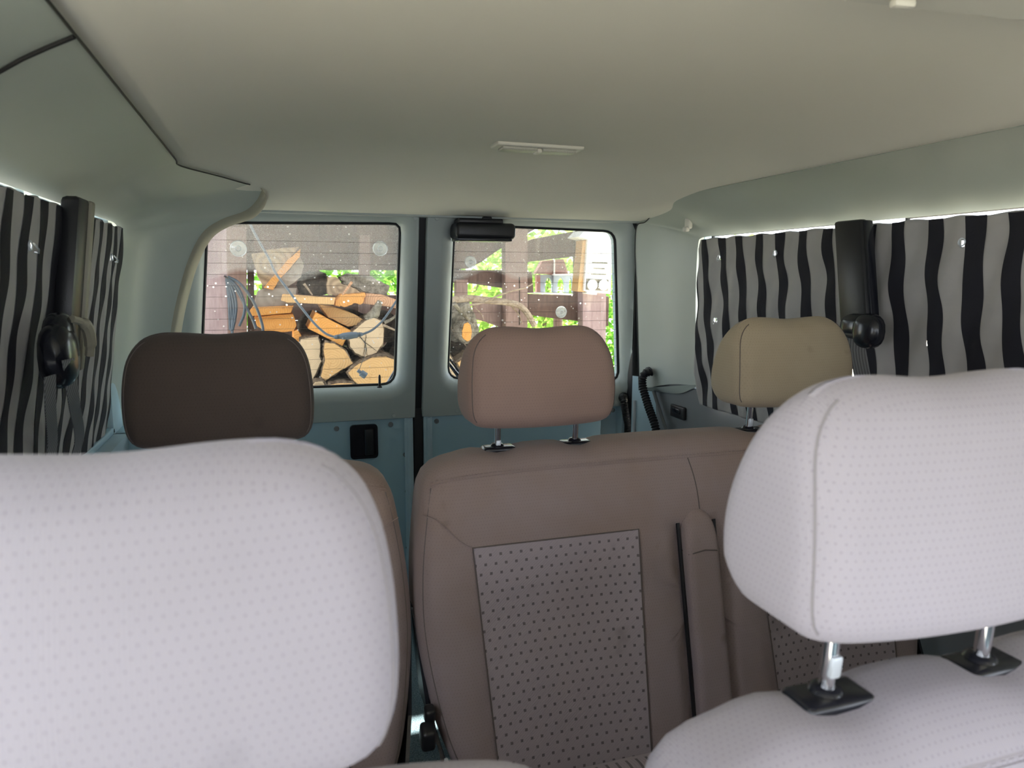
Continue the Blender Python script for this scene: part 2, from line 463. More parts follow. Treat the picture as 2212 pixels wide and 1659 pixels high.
M['w_red'] = wood('reddish_plank_wood', (0.62, 0.34, 0.19), (0.30, 0.14, 0.08), 30, 0.5)
def bark(name, a, b, s=26):
    t = NT(name); t.set(rough=0.95, spec=0.1)
    mp = t.n('Mapping'); mp.inputs['Scale'].default_value = (1, 0.35, 1); t.l(t.tc.outputs['Object'], mp.inputs['Vector'])
    f = t.noise(s, 7, mp.outputs[0], 0.75); t.col(t.ramp(f, [(0.38, a), (0.62, b)])); t.bump(f, 0.9, 0.02); return t.m
M['bark'] = bark('brown_bark', (0.07, 0.045, 0.03), (0.30, 0.22, 0.15))
M['bark_dark'] = bark('mossy_bark_gap_shade', (0.012, 0.010, 0.009), (0.10, 0.075, 0.055))  # mossy bark; on second-row logs it paints the shade in the gaps
M['bark_grey'] = bark('grey_bark', (0.12, 0.10, 0.075), (0.38, 0.33, 0.26))
def board(name, a, b):
    t = NT(name); t.set(rough=0.8, spec=0.2)
    mp = t.n('Mapping'); mp.inputs['Scale'].default_value = (9, 9, 1.2); t.l(t.tc.outputs['Object'], mp.inputs['Vector'])
    f = t.noise(7, 6, mp.outputs[0], 0.7); t.col(t.ramp(f, [(0.3, a), (0.7, b)])); t.bump(f, 0.3, 0.004); return t.m
M['fence'] = board('stained_fence_board', (0.06, 0.035, 0.028), (0.125, 0.075, 0.06))
M['post'] = board('purple_brown_post', (0.22, 0.145, 0.145), (0.33, 0.235, 0.23))
M['post_brown'] = board('brown_post', (0.15, 0.095, 0.08), (0.25, 0.165, 0.14))
M['roof_brown'] = board('toy_roof_shingle', (0.26, 0.13, 0.11), (0.38, 0.20, 0.17))
M['toy_grey'] = plain('toy_grey_blue', (0.32, 0.36, 0.40), 0.6, var=0.15)
M['white'] = plain('white_paint', (0.82, 0.82, 0.80), 0.55, var=0.05)
M['cable'] = plain('grey_cable', (0.11, 0.13, 0.16), 0.45)
M['cable_dark'] = plain('dark_blue_cable', (0.022, 0.032, 0.045), 0.4)
M['twig'] = bark('dry_twig', (0.30, 0.21, 0.14), (0.52, 0.40, 0.29), 40)
def leaf_mat(name, c):
    t = NT(name); t.t.nodes.remove(t.b)
    d = t.n('BsdfDiffuse'); tl = t.n('BsdfTranslucent'); mx = t.n('MixShader'); mx.inputs[0].default_value = 0.6
    cc = t.ramp(t.noise(5, 3), [(0.3, tuple(v*0.45 for v in c)), (0.7, c)])
    t.l(cc, d.inputs[0]); t.l(cc, tl.inputs[0]); t.l(d.outputs[0], mx.inputs[1]); t.l(tl.outputs[0], mx.inputs[2])
    t.l(mx.outputs[0], t.out.inputs[0]); return t.m
M['leaf'] = leaf_mat('bright_leaf', (0.20, 0.46, 0.06))
M['leaf2'] = leaf_mat('yellow_green_leaf', (0.38, 0.58, 0.12))
def ground_mat():
    t = NT('grass_and_gravel'); t.set(rough=1.0, spec=0.05)
    t.col(t.ramp(t.noise(3, 6), [(0.35, (0.34, 0.32, 0.22)), (0.65, (0.58, 0.54, 0.44))])); t.bump(t.noise(40, 5), 0.6, 0.03); return t.m
M['ground'] = ground_mat()

# ================================================================== THE SHELL OF THE VAN
CX = 0.44
YF = -1.30                                     # behind the camera: the dashboard end
# floor
struct('floor', solid_grid(lambda u, v: (-0.46+1.80*u, YF+3.66*v, 0.0), 4, 8, (0, 0, -0.05)), M['carpet'])
# headliner
def zbase(x): return 1.343+0.050*max(0.0, 1-abs((x-CX)/0.60)**4.2)
def zceil(x, y):
    b = zbase(x); t = min(1, max(0, (y-1.55)/0.62)); s = t*t*(3-2*t)*0.45+0.55*t**2.2
    z = b-(b-1.306)*s
    if y < 0.62:                               # the cab headliner steps down a little
        pass
    return z
def ceil_fn(u, v):
    y = -0.95+v*(2.205+0.95); x = -0.22+u*(1.20+0.22)
    if y > 1.9: x = -0.22+u*(1.175+0.22)
    return (x, y, zceil(x, y))
ceiling = struct('ceiling', solid_grid(ceil_fn, 36, 90, (0, 0, 0.05)), M['liner'])
def xr_roll(x): return Vector((x, 2.20, zceil(x, 2.2)+0.004))
obj('rear_roll', tube([xr_roll(-0.2+1.37*i/30) for i in range(31)], 0.008, 10), M['liner'], ceiling)
# header strip of sheet metal above the doors
struct('trim_1', join(box(-0.32, 1.24, 2.19, 2.26, 1.300, 1.312, 0.002), box(-0.36, 1.28, 2.22, 2.36, 1.312, 1.42)), M['trim_rear'])
# outer roof skin keeps daylight out; rear overhang lengthened to shade the glass
struct('roof', solid_grid(lambda u, v: (-0.45+1.78*u, -1.0+3.515*v, 1.47+0.03*math.sin(PI*u)), 8, 2, (0, 0, 0.03)), M['blue_light'])

# ---- side trims
def lerp_curve(A, B, k, bulge):
    """ruled surface between two equal-length curves with a normal-ish bulge vector per row"""
    A = resample(catmull(A, 10), k+1, False); B = resample(catmull(B, 10), k+1, False)
    return A, B
def ruled(A, B, nv, bulge, off):
    n = len(A)-1
    def fn(u, v):
        i = int(round(u*n)); p = A[i].lerp(B[i], v)
        return p+Vector(bulge(A[i], B[i], u))*math.sin(PI*v)
    return solid_grid(fn, n, nv, off)
# left: seam at headliner (A) to window edge (B)
LA1 = [Vector((-0.163, y, 1.341)) for y in (-0.9, -0.2, 0.4, 0.9, 1.3, 1.55)]
LB1 = [Vector((-0.335, y, 1.243)) for y in (-0.9, -0.2, 0.4, 0.9, 1.35, 1.62)]
LA2 = [Vector((-0.163, 1.64, 1.341)), PY(470, 379, 1.79), PY(530, 396, 1.90), PY(563, 404, 1.96), PY(556, 430, 2.02), PY(530, 455, 2.07),
       PY(478, 474, 2.11), PY(437, 503, 2.14), PY(407, 560, 2.17), PY(386, 630, 2.19), PY(371, 700, 2.20), PY(362, 780, 2.21), PY(358, 900, 2.23), Vector((-0.30, 2.25, 0.60))]
LB2 = [Vector((-0.335, 1.70, 1.243)), Vector((-0.335, 1.77, 1.243)), Vector((-0.335, 1.84, 1.243)), Vector((-0.335, 1.90, 1.242)), Vector((-0.336, 1.935, 1.235)), Vector((-0.337, 1.955, 1.22)),
       Vector((-0.338, 1.965, 1.20)), Vector((-0.342, 1.97, 1.16)), Vector((-0.35, 1.97, 1.10)), Vector((-0.358, 1.968, 1.03)), Vector((-0.368, 1.96, 0.96)), Vector((-0.380, 1.945, 0.88)), Vector((-0.392, 1.92, 0.80)), Vector((-0.402, 1.90, 0.73))]
LA, LB = LA1+LA2, LB1+LB2
def dens(c, k=5): return catmull(c, k)
LAs, LBs = dens(LA), dens(LB)
n_seam = (len(LA1))*5
def lb(a, b, u): 
    i = u*(len(LAs)-1)
    w = min(1, max(0, (i-n_seam)/15))
    return Vector((-0.012, 0, 0.012))*(1-w)+Vector((-0.035, 0.03, 0.01))*w
wl = struct('wall_left', ruled(LAs, LBs, 14, lb, (-0.02, 0.0, 0.02)), M['trim'])
# inner lip of the arch, turned back; beige stands for warm light on it
arch = LAs[n_seam+14:]
obj('arch_lip', solid_grid(lambda u, v: (lambda p: p+((Vector((0.25, p.y, 0.95))-p).normalized()*0.022*math.sin(PI/2*v)+Vector((0, 0.05*v*v, 0))))(arch[int(round(u*(len(arch)-1)))]), len(arch)-1, 5, (0, 0.008, 0)), M['beige'], wl, label='inner lip of the rear arch, tinted beige for warm light')
obj('panel_joint', tube([Vector((-0.163, 0.80, 1.3385)).lerp(Vector((-0.335, 0.93, 1.243)), k/8)+Vector((-0.012, 0, 0.012))*math.sin(PI*k/8) for k in range(9)], 0.0022, 6), M['rubber'], wl)
obj('seam_line', tube([p+Vector((0.001, 0, -0.001)) for p in LAs[6:n_seam+12]], 0.0016, 6), M['rubber'], wl)
hole = PX(346, 458, -0.285)
# lower left wall and ledge
low_l = join(solid_grid(lambda u, v: (-0.405-0.03*math.sin(PI*min(1, v*1.2)), -0.14+u*2.47, 0.745*v), 6, 8, (-0.03, 0, 0)),
             box(-0.44, -0.385, 0.3, 2.0, 0.735, 0.752, 0.004), box(-0.44, -0.25, 1.98, 2.28, 0.0, 0.735, 0.01))
obj('lower_panel', low_l, M['blue'], wl, label='blue grey painted lower side panel')
# right
RA = [Vector((1.043, y, 1.341)) for y in (-0.9, -0.2, 0.4, 0.9, 1.3, 1.7)]+[Vector((1.043, 1.86, 1.341)), PY(1413, 445, 2.0), PY(1406, 465, 2.09), PY(1394, 479, 2.15), PY(1376, 488, 2.18),
      PY(1372, 540, 2.20), PY(1375, 620, 2.215), PY(1377, 700, 2.23), PY(1379, 770, 2.24), PY(1381, 842, 2.25)]
RB = [Vector((1.218, y, 1.243)) for y in (-0.9, -0.2, 0.4, 0.9, 1.35, 1.62)]+[Vector((1.218, 1.74, 1.243)), Vector((1.218, 1.83, 1.243)), Vector((1.218, 1.89, 1.243)), Vector((1.218, 1.925, 1.240)), Vector((1.218, 1.94, 1.225)),
      Vector((1.218, 1.945, 1.15)), Vector((1.22, 1.945, 1.05)), Vector((1.223, 1.942, 0.95)), Vector((1.226, 1.935, 0.87)), Vector((1.228, 1.925, 0.795))]
RAs, RBs = dens(RA), dens(RB)
def rb_(a, b, u):
    w = min(1, max(0, (u*(len(RAs)-1)-32)/12))*min(1, (1-u)*9)
    return Vector((0.012, 0, 0.012))*(1-w)+Vector((0.022, 0.012, 0.004))*w
wr = struct('wall_right', ruled(RAs, RBs, 14, rb_, (0.02, 0, 0.02)), M['trim'])
obj('seam_line', tube([p+Vector((-0.001, 0, -0.0015)) for p in RAs[34:]], 0.0016, 6), M['rubber'], wr)
# wavy lower edge of the rear pillar trim, then the grey side panel under it
edge_pts = [PY(1386, 835, 2.25), PX(1420, 846, 1.225), PX(1468, 850, 1.225), PX(1508, 832, 1.225)]
wave = resample(catmull([RAs[-1]]+edge_pts[1:3]+[PX(1512, 832, 1.227), RBs[-1]+Vector((0, 0, -0.012))], 8), 25, False)
obj('trim_skirt', solid_grid(lambda u, v: (RAs[-1].lerp(RBs[-1], u)+Vector((-0.003, -0.003, 0.006))).lerp(wave[int(round(u*24))], v), 24, 3, (0.008, 0.003, 0)), M['trim'], wr)
lowr = join(solid_grid(lambda u, v: (1.232+0.012*math.sin(PI*min(1, v*1.1)), YF+u*3.49, 0.785*v), 6, 8, (0.03, 0, 0)),
            box(1.225, 1.28, 0.3, 1.93, 0.768, 0.785, 0.004))
obj('lower_panel', lowr, M['side_panel'], wr, label='scuffed grey lower side panel')
obj('body_corner', grid(lambda u, v: (1.236-0.05*u, 2.185+0.09*u, 0.785*v), 6, 6), M['blue_light'], wr, label='pale blue painted body corner')
obj('rear_corner_post', box(1.19, 1.30, 2.285, 2.36, 0.0, 1.40, 0.01), M['rubber'], wr)
obj('panel_edge', tube([PX(1412, 845, 1.215), PX(1440, 935, 1.215), PX(1470, 1040, 1.215)], 0.006, 8), M['side_panel'], wr)
obj('upright_bar', tube([Vector((1.19, 2.262, 0.70)), Vector((1.19, 2.262, 0.0))], 0.006, 8), M['steel'], wr)
# blanking plug and a coat hook on the right pillar
def disc(c, axis, r, h=0.002, n=18): return lathe([(r, 0), (r, h*0.6), (r*0.9, h)], c, axis, n)
obj('blanking_plug', disc(PX(1443, 666, 1.222)+Vector((-0.004, -0.004, 0)), (-0.9, -0.4, 0.0), 0.011), M['trim'], wr)
obj('screw_hole', disc(hole+Vector((0.006, -0.012, -0.006)), (0.6, -0.7, -0.2), 0.007), M['rubber'], wl)
# end wall behind the camera (dash, pillars) and cab sides: they only bound the light
wf = struct('wall_front', join(box(-0.44, 1.32, YF-0.05, YF, 0.0, 0.78), box(-0.44, 1.32, YF, YF+0.35, 0.60, 0.88, 0.03),
     box(-0.45, -0.36, YF, YF+0.1, 0.78, 1.4), box(1.24, 1.33, YF, YF+0.1, 0.78, 1.4), box(-0.45, 1.33, -1.0, -0.94, 1.28, 1.5)), M['side_panel'])
def post_box(y0, y1, side):
    return box(-0.45, -0.36, y0, y1, 0.72, 1.36) if side < 0 else box(1.24, 1.33, y0, y1, 0.76, 1.36)
obj('cab_pillar', post_box(-0.16, 0.02, -1), M['trim'], wl)
obj('cab_pillar', post_box(-0.16, 0.42, 1), M['trim'], wr)
# outer reveals of the side windows: body flange, glass
for side, par, X0 in ((-1, wl, -0.335), (1, wr, 1.218)):
    s = side
    fl = join(*[box(min(X0+s*0.02, X0+s*0.075), max(X0+s*0.02, X0+s*0.075), a, b, z0, z1) for a, b, z0, z1 in
              ((0.02, 2.0, 1.252, 1.30), (0.4, 2.0, 0.60, 0.735))]+[box(min(X0+s*0.05, X0+s*0.10), max(X0+s*0.05, X0+s*0.10), 1.985, 2.3, 0.70, 1.40)])
    obj('window_flange', fl, M['blue_light'], par)
for k, (side, y0, y1) in enumerate(((-1, 0.02, 1.38), (-1, 1.46, 1.96), (1, 0.42, 1.22), (1, 1.34, 1.93))):
    X0 = -0.375 if side < 0 else 1.262
    X1 = X0-0.045 if side < 0 else X0+0.02
    w_ = struct('window_%d' % (k+1), solid_grid(lambda u, v: (X0+(X1-X0)*(1-v), y0+(y1-y0)*u, 0.74+0.51*v), 4, 2, (0.004 if side < 0 else -0.004, 0, 0)), M['side_glass'])
    obj('window_seal', tube([Vector((X0, y0, 1.25)), Vector((X0, y1, 1.25)), Vector((X1, y1, 0.74)), Vector((X1, y0, 0.74))], 0.006, 6, closed=True), M['rubber'], w_)

# ================================================================== REAR DOORS
def rpoly(corners, rad, n=7):
    """rounded polygon in 3-D (planar-ish) from corners"""
    P = [Vector(c) for c in corners]; out = []; N = len(P)
    rads = rad if isinstance(rad, (list, tuple)) else [rad]*N
    for i in range(N):
        a, b, c = P[i-1], P[i], P[(i+1) % N]; r = rads[i]
        p0 = b+(a-b).normalized()*r; p1 = b+(c-b).normalized()*r
        for k in range(n+1):
            t = k/n; out.append(p0*(1-t)**2+b*2*t*(1-t)+p1*t*t)
    return out
def radial(poly, c, n):
    """points on poly hit by n rays from c in the XZ sense"""
    out = []
    for k in range(n):
        a = 2*PI*k/n; d = Vector((math.cos(a), 0, math.sin(a))); best = None
        for i in range(len(poly)):
            p, q = poly[i], poly[(i+1) % len(poly)]
            ex, ez = q.x-p.x, q.z-p.z; den = d.x*ez-d.z*ex
            if abs(den) < 1e-12: continue
            t = ((p.x-c.x)*ez-(p.z-c.z)*ex)/den; s = ((p.x-c.x)*d.z-(p.z-c.z)*d.x)/den
            if t > 0 and -1e-6 <= s <= 1+1e-6: best = t if best is None else min(best, t)
        out.append(Vector((c.x+d.x*best, 0, c.z+d.z*best)))
    return out
def on_door(p, off=0.0): return Vector((p.x, yd(p.z)+off, p.z))
def door(idx, xl, xr, wpoly, prad, outer_r, dl=0.0, dr=0.0):
    n = 160
    # door skin (root): outer sheet with the window left open
    zb, zt = 0.668, 1.312
    c = sum(wpoly, Vector())/len(wpoly)
    W0 = rpoly(wpoly, prad)
    outer = rpoly([Vector((xl-dl, 0, zb)), Vector((xr+dr, 0, zb)), Vector((xr, 0, zt)), Vector((xl, 0, zt))], outer_r, 4)
    Wr = radial(W0, c, n); Or = radial(outer, c, n)
    # make sure exact corners exist
    for cc in ((xl-dl, zb), (xr+dr, zb), (xr, zt), (xl, zt)):
        k = min(range(n), key=lambda i: (Or[i].x-cc[0])**2+(Or[i].z-cc[1])**2)
        if max(outer_r) < 0.02: Or[k] = Vector((cc[0], 0, cc[1]))
    def grow(e):
        out = []
        for i in range(n):
            t = (Wr[(i+1) % n]-Wr[i-1]).normalized(); nn = Vector((t.z, 0, -t.x)); q = Wr[i]+nn*e
            q.z = min(zt-0.003, max(zb+0.004, q.z)); e_ = (zt-q.z)/(zt-zb); q.x = min(xr+dr*e_-0.003, max(xl-dl*e_+0.003, q.x)); out.append(q)
        return out
    rings = [[on_door(p, 0.03) for p in Or], [on_door(p, 0.004) for p in Or], [on_door(p.lerp(c, 0.006), 0) for p in Or]]
    g = [grow(e) for e in (0.050, 0.040, 0.028, 0.015, 0.005, 0.0)]
    for e, ds in zip(g, (0.0, 0.002, 0.008, 0.018, 0.032, 0.045)): rings.append([on_door(p, ds) for p in e])
    V = [v for r_ in rings for v in r_]; F = []
    for k in range(len(rings)-1):
        for i in range(n): F.append((k*n+i, k*n+(i+1) % n, (k+1)*n+(i+1) % n, (k+1)*n+i))
    F_m = F
    xl_, xr_ = xl-dl, xr+dr
    skin = join(box(xl_+0.006, xr_-0.006, 2.375, 2.395, -0.05, 0.72), box(xl_+0.006, xl_+0.035, 2.335, 2.39, 0.0, 0.69, 0.005), box(xr_-0.035, xr_-0.006, 2.335, 2.39, 0.0, 0.69, 0.005),
                box(xl_+0.006, xr_-0.006, 2.335, 2.39, 0.0, 0.04, 0.005))
    # upper outer skin as ring around the window
    r2 = [[on_door(p, 0.075) for p in Or], [on_door(p, 0.075) for p in Wr], [on_door(p, 0.045) for p in Wr]]
    V2 = [v for r_ in r2 for v in r_]; F2 = []
    for k in range(2):
        for i in range(n): F2.append((k*n+i, k*n+(i+1) % n, (k+1)*n+(i+1) % n, (k+1)*n+i))
    d = struct('door_%d' % idx, join(skin, (V2, F2)), M['blue_light'])
    obj('door_trim', (V, F_m), M['trim_rear'], d, label='moulded grey plastic window surround of the rear door')
    gl = obj('window_pane', prism([on_door(p, 0.050) for p in Wr], (0, 0.004, 0)), M['glass'], d, smooth=False, label='dusty rear window glass')
    obj('window_seal', tube([on_door(p, 0.045) for p in Wr[::1]], 0.0055, 8, closed=True), M['rubber'], d)
    # heater wires across the glass
    zs = [min(p.z for p in Wr)+0.025+0.0325*k for k in range(14)]
    parts = []
    for z in zs:
        if z > max(p.z for p in Wr)-0.01: continue
        xs = sorted(p.x for p in Wr if abs(p.z-z) < 0.02)
        x0, x1 = xs[0]+0.004, xs[-1]-0.004
        parts.append(tube([Vector((x0+(x1-x0)*k/4, yd(z)+0.0490, z)) for k in range(5)], 0.0006, 4))
    hw = obj('heater_wires', join(*parts), M['seam'], gl); hw['kind'] = 'stuff'
    return d, gl, Wr
wpl = [PD(428, 792, .045), PD(853, 830, .045), PD(865, 482, .045), PD(447, 480, .045)]
wpr = [PD(966, 818, .045), PD(1336, 824, .045), PD(1328, 499, .045), PD(981, 484, .045)]
wpl[0] = Vector((wpl[0].x, 0, wpl[1].z+0.002)); wpl = [Vector((p.x, 0, p.z)) for p in wpl]; wpr = [Vector((p.x, 0, p.z)) for p in wpr]
d1, g1, W1 = door(1, -0.26, 0.4285, wpl, [0.04, 0.045, 0.025, 0.045], [0.01]*4, dl=0.05)
d2, g2, W2 = door(2, 0.4515, 1.150, wpr, [0.045, 0.045, 0.04, 0.03], [0.008, 0.02, 0.045, 0.008], dr=0.062)
# centre and side seals
struct('trim_2', join(box(0.424, 0.456, 2.34, 2.40, 0.0, 0.70, 0.004), solid_grid(lambda u, v: (0.424+0.032*u, yd(0.66+0.66*v)+0.018, 0.66+0.66*v), 2, 2, (0, 0.05, 0))), M['rubber'])
obj('hinge_seal', tube([Vector((1.158+0.062*min(1, (1.312-z)/0.644), yd(z)+0.004, z)) for z in (0.02, 0.3, 0.66, 0.8, 1.0, 1.2, 1.27)]+[Vector((1.14, yd(1.3)+0.006, 1.305))], 0.009, 8), M['rubber'], d2)
obj('hinge_seal', tube([Vector((-0.268-0.05*min(1, (1.312-z)/0.644), yd(z)+0.004, z)) for z in (0.02, 0.3, 0.66, 0.8, 1.0, 1.2, 1.27)], 0.0065, 8), M['rubber'], d1)
# lower door lining with screws
for d, x0, x1, scr in ((d1, -0.215, 0.397, [(727, 926), (844, 917), (876, 982), (880, 1061), (882, 1182), (885, 1305)]),
                      (d2, 0.484, 1.10, [(943, 910), (1324, 886)])):
    lp = obj('lower_panel', box(x0, x1, 2.342, 2.352, 0.05, 0.672, 0.003), M['blue'], d, label='blue grey screwed-on lower door panel')
    for a, b in scr:
        q = PY(a, b, 2.342)
        obj('screw', lathe([(0.0085, 0.0), (0.0085, 0.001), (0.007, 0.003), (0.0045, 0.0035), (0.004, 0.002)], q, (0, -1, 0), 14), M['side_panel'], lp)
    xs = x1+0.012 if d is d1 else x0-0.012
    obj('edge_rail', tube([Vector((xs, 2.338, 0.05)), Vector((xs, 2.338, 0.665))], 0.0075, 10), M['blue_light'], d)
# plastic plugs on the trims
for d, pts in ((d1, [(897, 472), (851, 898)]), (d2, [(944, 472), (987, 888), (1330, 870)])):
    for a, b in pts:
        q = PD(a, b, -0.001); obj('trim_plug', disc(q, (0, -1, 0), 0.0062, 0.002), M['trim_rear'], d)
# recessed door handle on the left door
hc = PY(786, 953, 2.342)
def rrect3(c, w, h, r, y, n=6): return rpoly([Vector((c.x-w/2, y, c.z-h/2)), Vector((c.x+w/2, y, c.z-h/2)), Vector((c.x+w/2, y, c.z+h/2)), Vector((c.x-w/2, y, c.z+h/2))], r, n)
def ringframe(c, w, h, r, t, y0, y1):
    a = rrect3(c, w, h, r, y0); b = rrect3(c, w-2*t, h-2*t, max(0.002, r-t*0.6), y0); n = len(a)
    V = [p+Vector((0, y1-y0, 0)) for p in a]+a+b+[p+Vector((0, y1-y0, 0)) for p in b]
    F = [(k*n+i, k*n+(i+1) % n, (k+1)*n+(i+1) % n, (k+1)*n+i) for k in range(3) for i in range(n)]
    return V, F
hd = obj('door_handle', join(ringframe(hc, 0.088, 0.112, 0.014, 0.009, 2.332, 2.345), prism(rrect3(hc, 0.078, 0.102, 0.01, 2.3405), (0, 0.003, 0))), M['black_gloss'], d1, label='black recessed door handle')
obj('grip', box(hc.x+0.002, hc.x+0.030, 2.328, 2.342, hc.z-0.045, hc.z+0.042, 0.004), M['black'], hd)
# lock pin
lp_ = PD(820, 836, 0.01)
obj('lock_pin', tube([lp_, lp_+Vector((-0.0, -0.004, 0.034)), lp_+Vector((-0.0, -0.004, 0.040))], [0.0045, 0.004, 0.002], 10), M['black'], d1)
obj('lock_pin_collar', lathe([(0.008, -0.002), (0.008, 0.001), (0.005, 0.004)], lp_, (0, 0, 1), 12), M['black'], d1)
# suction cups still stuck to the glass
for d, lst in ((d1, [(515, 537, .022), (821, 537, .0215), (1, 1, 0)]), (d2, [(1016, 566, .018), (1212, 674, .019)])):
    for a, b, r_ in lst:
        if r_ == 0: continue
        q = PD(a, b, 0.047)
        cp = obj('suction_cup', lathe([(r_, 0), (r_*0.7, 0.002), (r_*0.35, 0.005), (r_*0.3, 0.008)], q, (0, -1, 0.1), 24), M['cup'], d, label='clear suction cup on the rear glass')
        obj('cup_rim', tube([q+Vector((math.cos(k*PI/14)*r_, -0.001, math.sin(k*PI/14)*r_)) for k in range(28)], 0.0012, 6, closed=True), M['cup_rim'], cp)
        obj('cup_stem', tube([q+Vector((math.cos(k*PI/8)*r_*0.35, -0.006, math.sin(k*PI/8)*r_*0.35)) for k in range(16)], 0.001, 6, closed=True), M['cup_rim'], cp)
# rear wipers outside the glass
def wiper(d, a, b, off):
    p, q = PD(*a, off), PD(*b, off); dd = (q-p).normalized()
    w_ = obj('wiper_arm', tube([p, p.lerp(q, 0.5)+Vector((0, 0.004, 0)), q], [0.009, 0.006, 0.004], 8), M['black_gloss'], d)
    obj('wiper_blade', tube([p+Vector((0.012, -0.012, 0.0)), q+Vector((0.012, -0.012, 0.0))], 0.004, 6), M['rubber'], w_)
wiper(d1, (838, 832), (862, 785), 0.085)
wiper(d2, (1003, 828), (962, 775), 0.085)
# brake light box on the right door
a, b = PD(981, 480, -0.03), PD(1108, 523, -0.03)
bl = thing('brake_light', 'black high-level brake light housing at the top corner of the right rear window', 'brake light', (0.64, 2.2, 1.25))
obj('housing', box(a.x, b.x, 2.155, 2.245, b.z+0.006, a.z, 0.014, 4), M['black'], bl)
obj('lens_rim', box(a.x+0.006, b.x-0.012, 2.16, 2.24, b.z, b.z+0.010, 0.003), M['black_gloss'], bl)
obj('bracket', join(box(a.x+0.01, b.x-0.04, 2.16, 2.24, a.z-0.004, a.z+0.012, 0.005), obox((0.5*(a.x+b.x)+0.01, 2.19, a.z+0.014), (1, 0, 0), (0, 1, 0), (0, 0, 1), 0.03, 0.02, 0.012, 0.004)), M['black'], bl)

# corrugated cable sleeves at the hinge side
def sleeve(name, label, pts, r, cup, cup_ax, cup_r):
    t_ = thing(name, label, 'cable sleeve', pts[0], 'corrugated door cable sleeves')
    P = resample(catmull(pts, 24), 240, False)
    rr = [r*(1+0.16*math.sin(i*2*PI/7.5)) for i in range(240)]
    obj('corrugated_tube', tube(P, rr, 14), M['rubber'], t_)
    obj('grommet', lathe([(cup_r, -0.003), (cup_r*1.05, 0.002), (cup_r*0.9, 0.007), (r*1.15, 0.010), (r*1.1, 0.016)], cup, cup_ax, 20), M['black'], t_)
    return t_
sleeve('cable_sleeve', 'black corrugated cable sleeve plugged into the grey rear pillar trim', [PX(1408, 803, 1.205), PX(1392, 808, 1.18), PX(1388, 830, 1.175), PX(1398, 870, 1.175), PX(1415, 920, 1.175), PX(1425, 975, 1.175)], 0.0125, PX(1406, 801, 1.215), (-0.95, -0.3, 0), 0.018)
sleeve('cable_sleeve', 'black corrugated cable sleeve hanging from the right rear door trim', [PD(1347, 858, -0.004), PD(1348, 868, -0.034), PD(1351, 890, -0.034), PD(1357, 920, -0.03), PD(1366, 960, -0.03)], 0.0115, PD(1346, 858, 0.0), (0, -1, 0), 0.018)
# coat hook and recessed side handle
hk = thing('coat_hook', 'small grey plastic coat hook on the right upper trim', 'hook', PX(1487, 488, 1.2))
hp = PX(1486, 488, 1.186)
obj('hook_body', obox(hp+Vector((0.002, 0, 0.008)), (0.9, 0.3, 0), (-0.3, 0.9, 0), (0, 0, 1), 0.020, 0.022, 0.034, 0.007, 3), M['white_plastic'], hk)
obj('hook_tip', obox(hp+Vector((-0.006, 0, -0.010)), (0.9, 0.3, 0), (-0.3, 0.9, 0), (0, 0, 1), 0.018, 0.018, 0.014, 0.005, 3), M['white_plastic'], hk)
rh = thing('side_handle', 'black recessed plastic latch on the grey right side panel', 'handle', PX(1463, 890, 1.228))
q = PX(1463, 890, 1.225)
obj('frame', box(1.222, 1.234, q.y-0.042, q.y+0.042, q.z-0.021, q.z+0.021, 0.005, 3), M['black'], rh)
obj('pull', box(1.218, 1.226, q.y-0.024, q.y+0.022, q.z-0.004, q.z+0.012, 0.003), M['black_gloss'], rh)
obj('clip', box(1.214, 1.232, 1.93, 1.96, 0.640, 0.648, 0.002), M['black'], wr)

# ================================================================== CEILING LAMP
lc = PZ(1161, 321, 1.388)
dl = thing('dome_light', 'rectangular interior lamp with two frosted lenses set in the headliner', 'lamp', lc)
zc = zceil(lc.x, lc.y)
ux = Vector((1, 0, 0)); 
obj('frame', obox((lc.x, lc.y, zc-0.002), (1, 0, 0), (0, 1, 0), (0, 0, 1), 0.190, 0.056, 0.010, 0.004, 3), M['white_plastic'], dl)
for s_ in (-1, 1):
    obj('lens', obox((lc.x+s_*0.043, lc.y, zc-0.009), (1, 0, 0), (0, 1, 0), (0, 0, 1), 0.076, 0.038, 0.008, 0.003, 3), M['lens'], dl)
obj('switch', obox((lc.x, lc.y, zc-0.011), (1, 0, 0), (0, 1, 0), (0, 0, 1), 0.012, 0.030, 0.010, 0.004, 3), M['white_plastic'], dl)
# overhead shelf edge at the cab
oh = struct('trim_3', solid_grid(lambda u, v: (0.50+0.62*u, 0.572-0.55*v-0.06*u, 1.368-0.012*v-0.006*u), 10, 6, (0, 0, 0.012)), M['white_plastic'])
pk = PZ(1950, 8, 1.362)
obj('clip', obox(pk, (1, -0.1, 0), (0.1, 1, 0), (0, 0, 1), 0.022, 0.010, 0.008, 0.003), M['white_plastic'], oh)

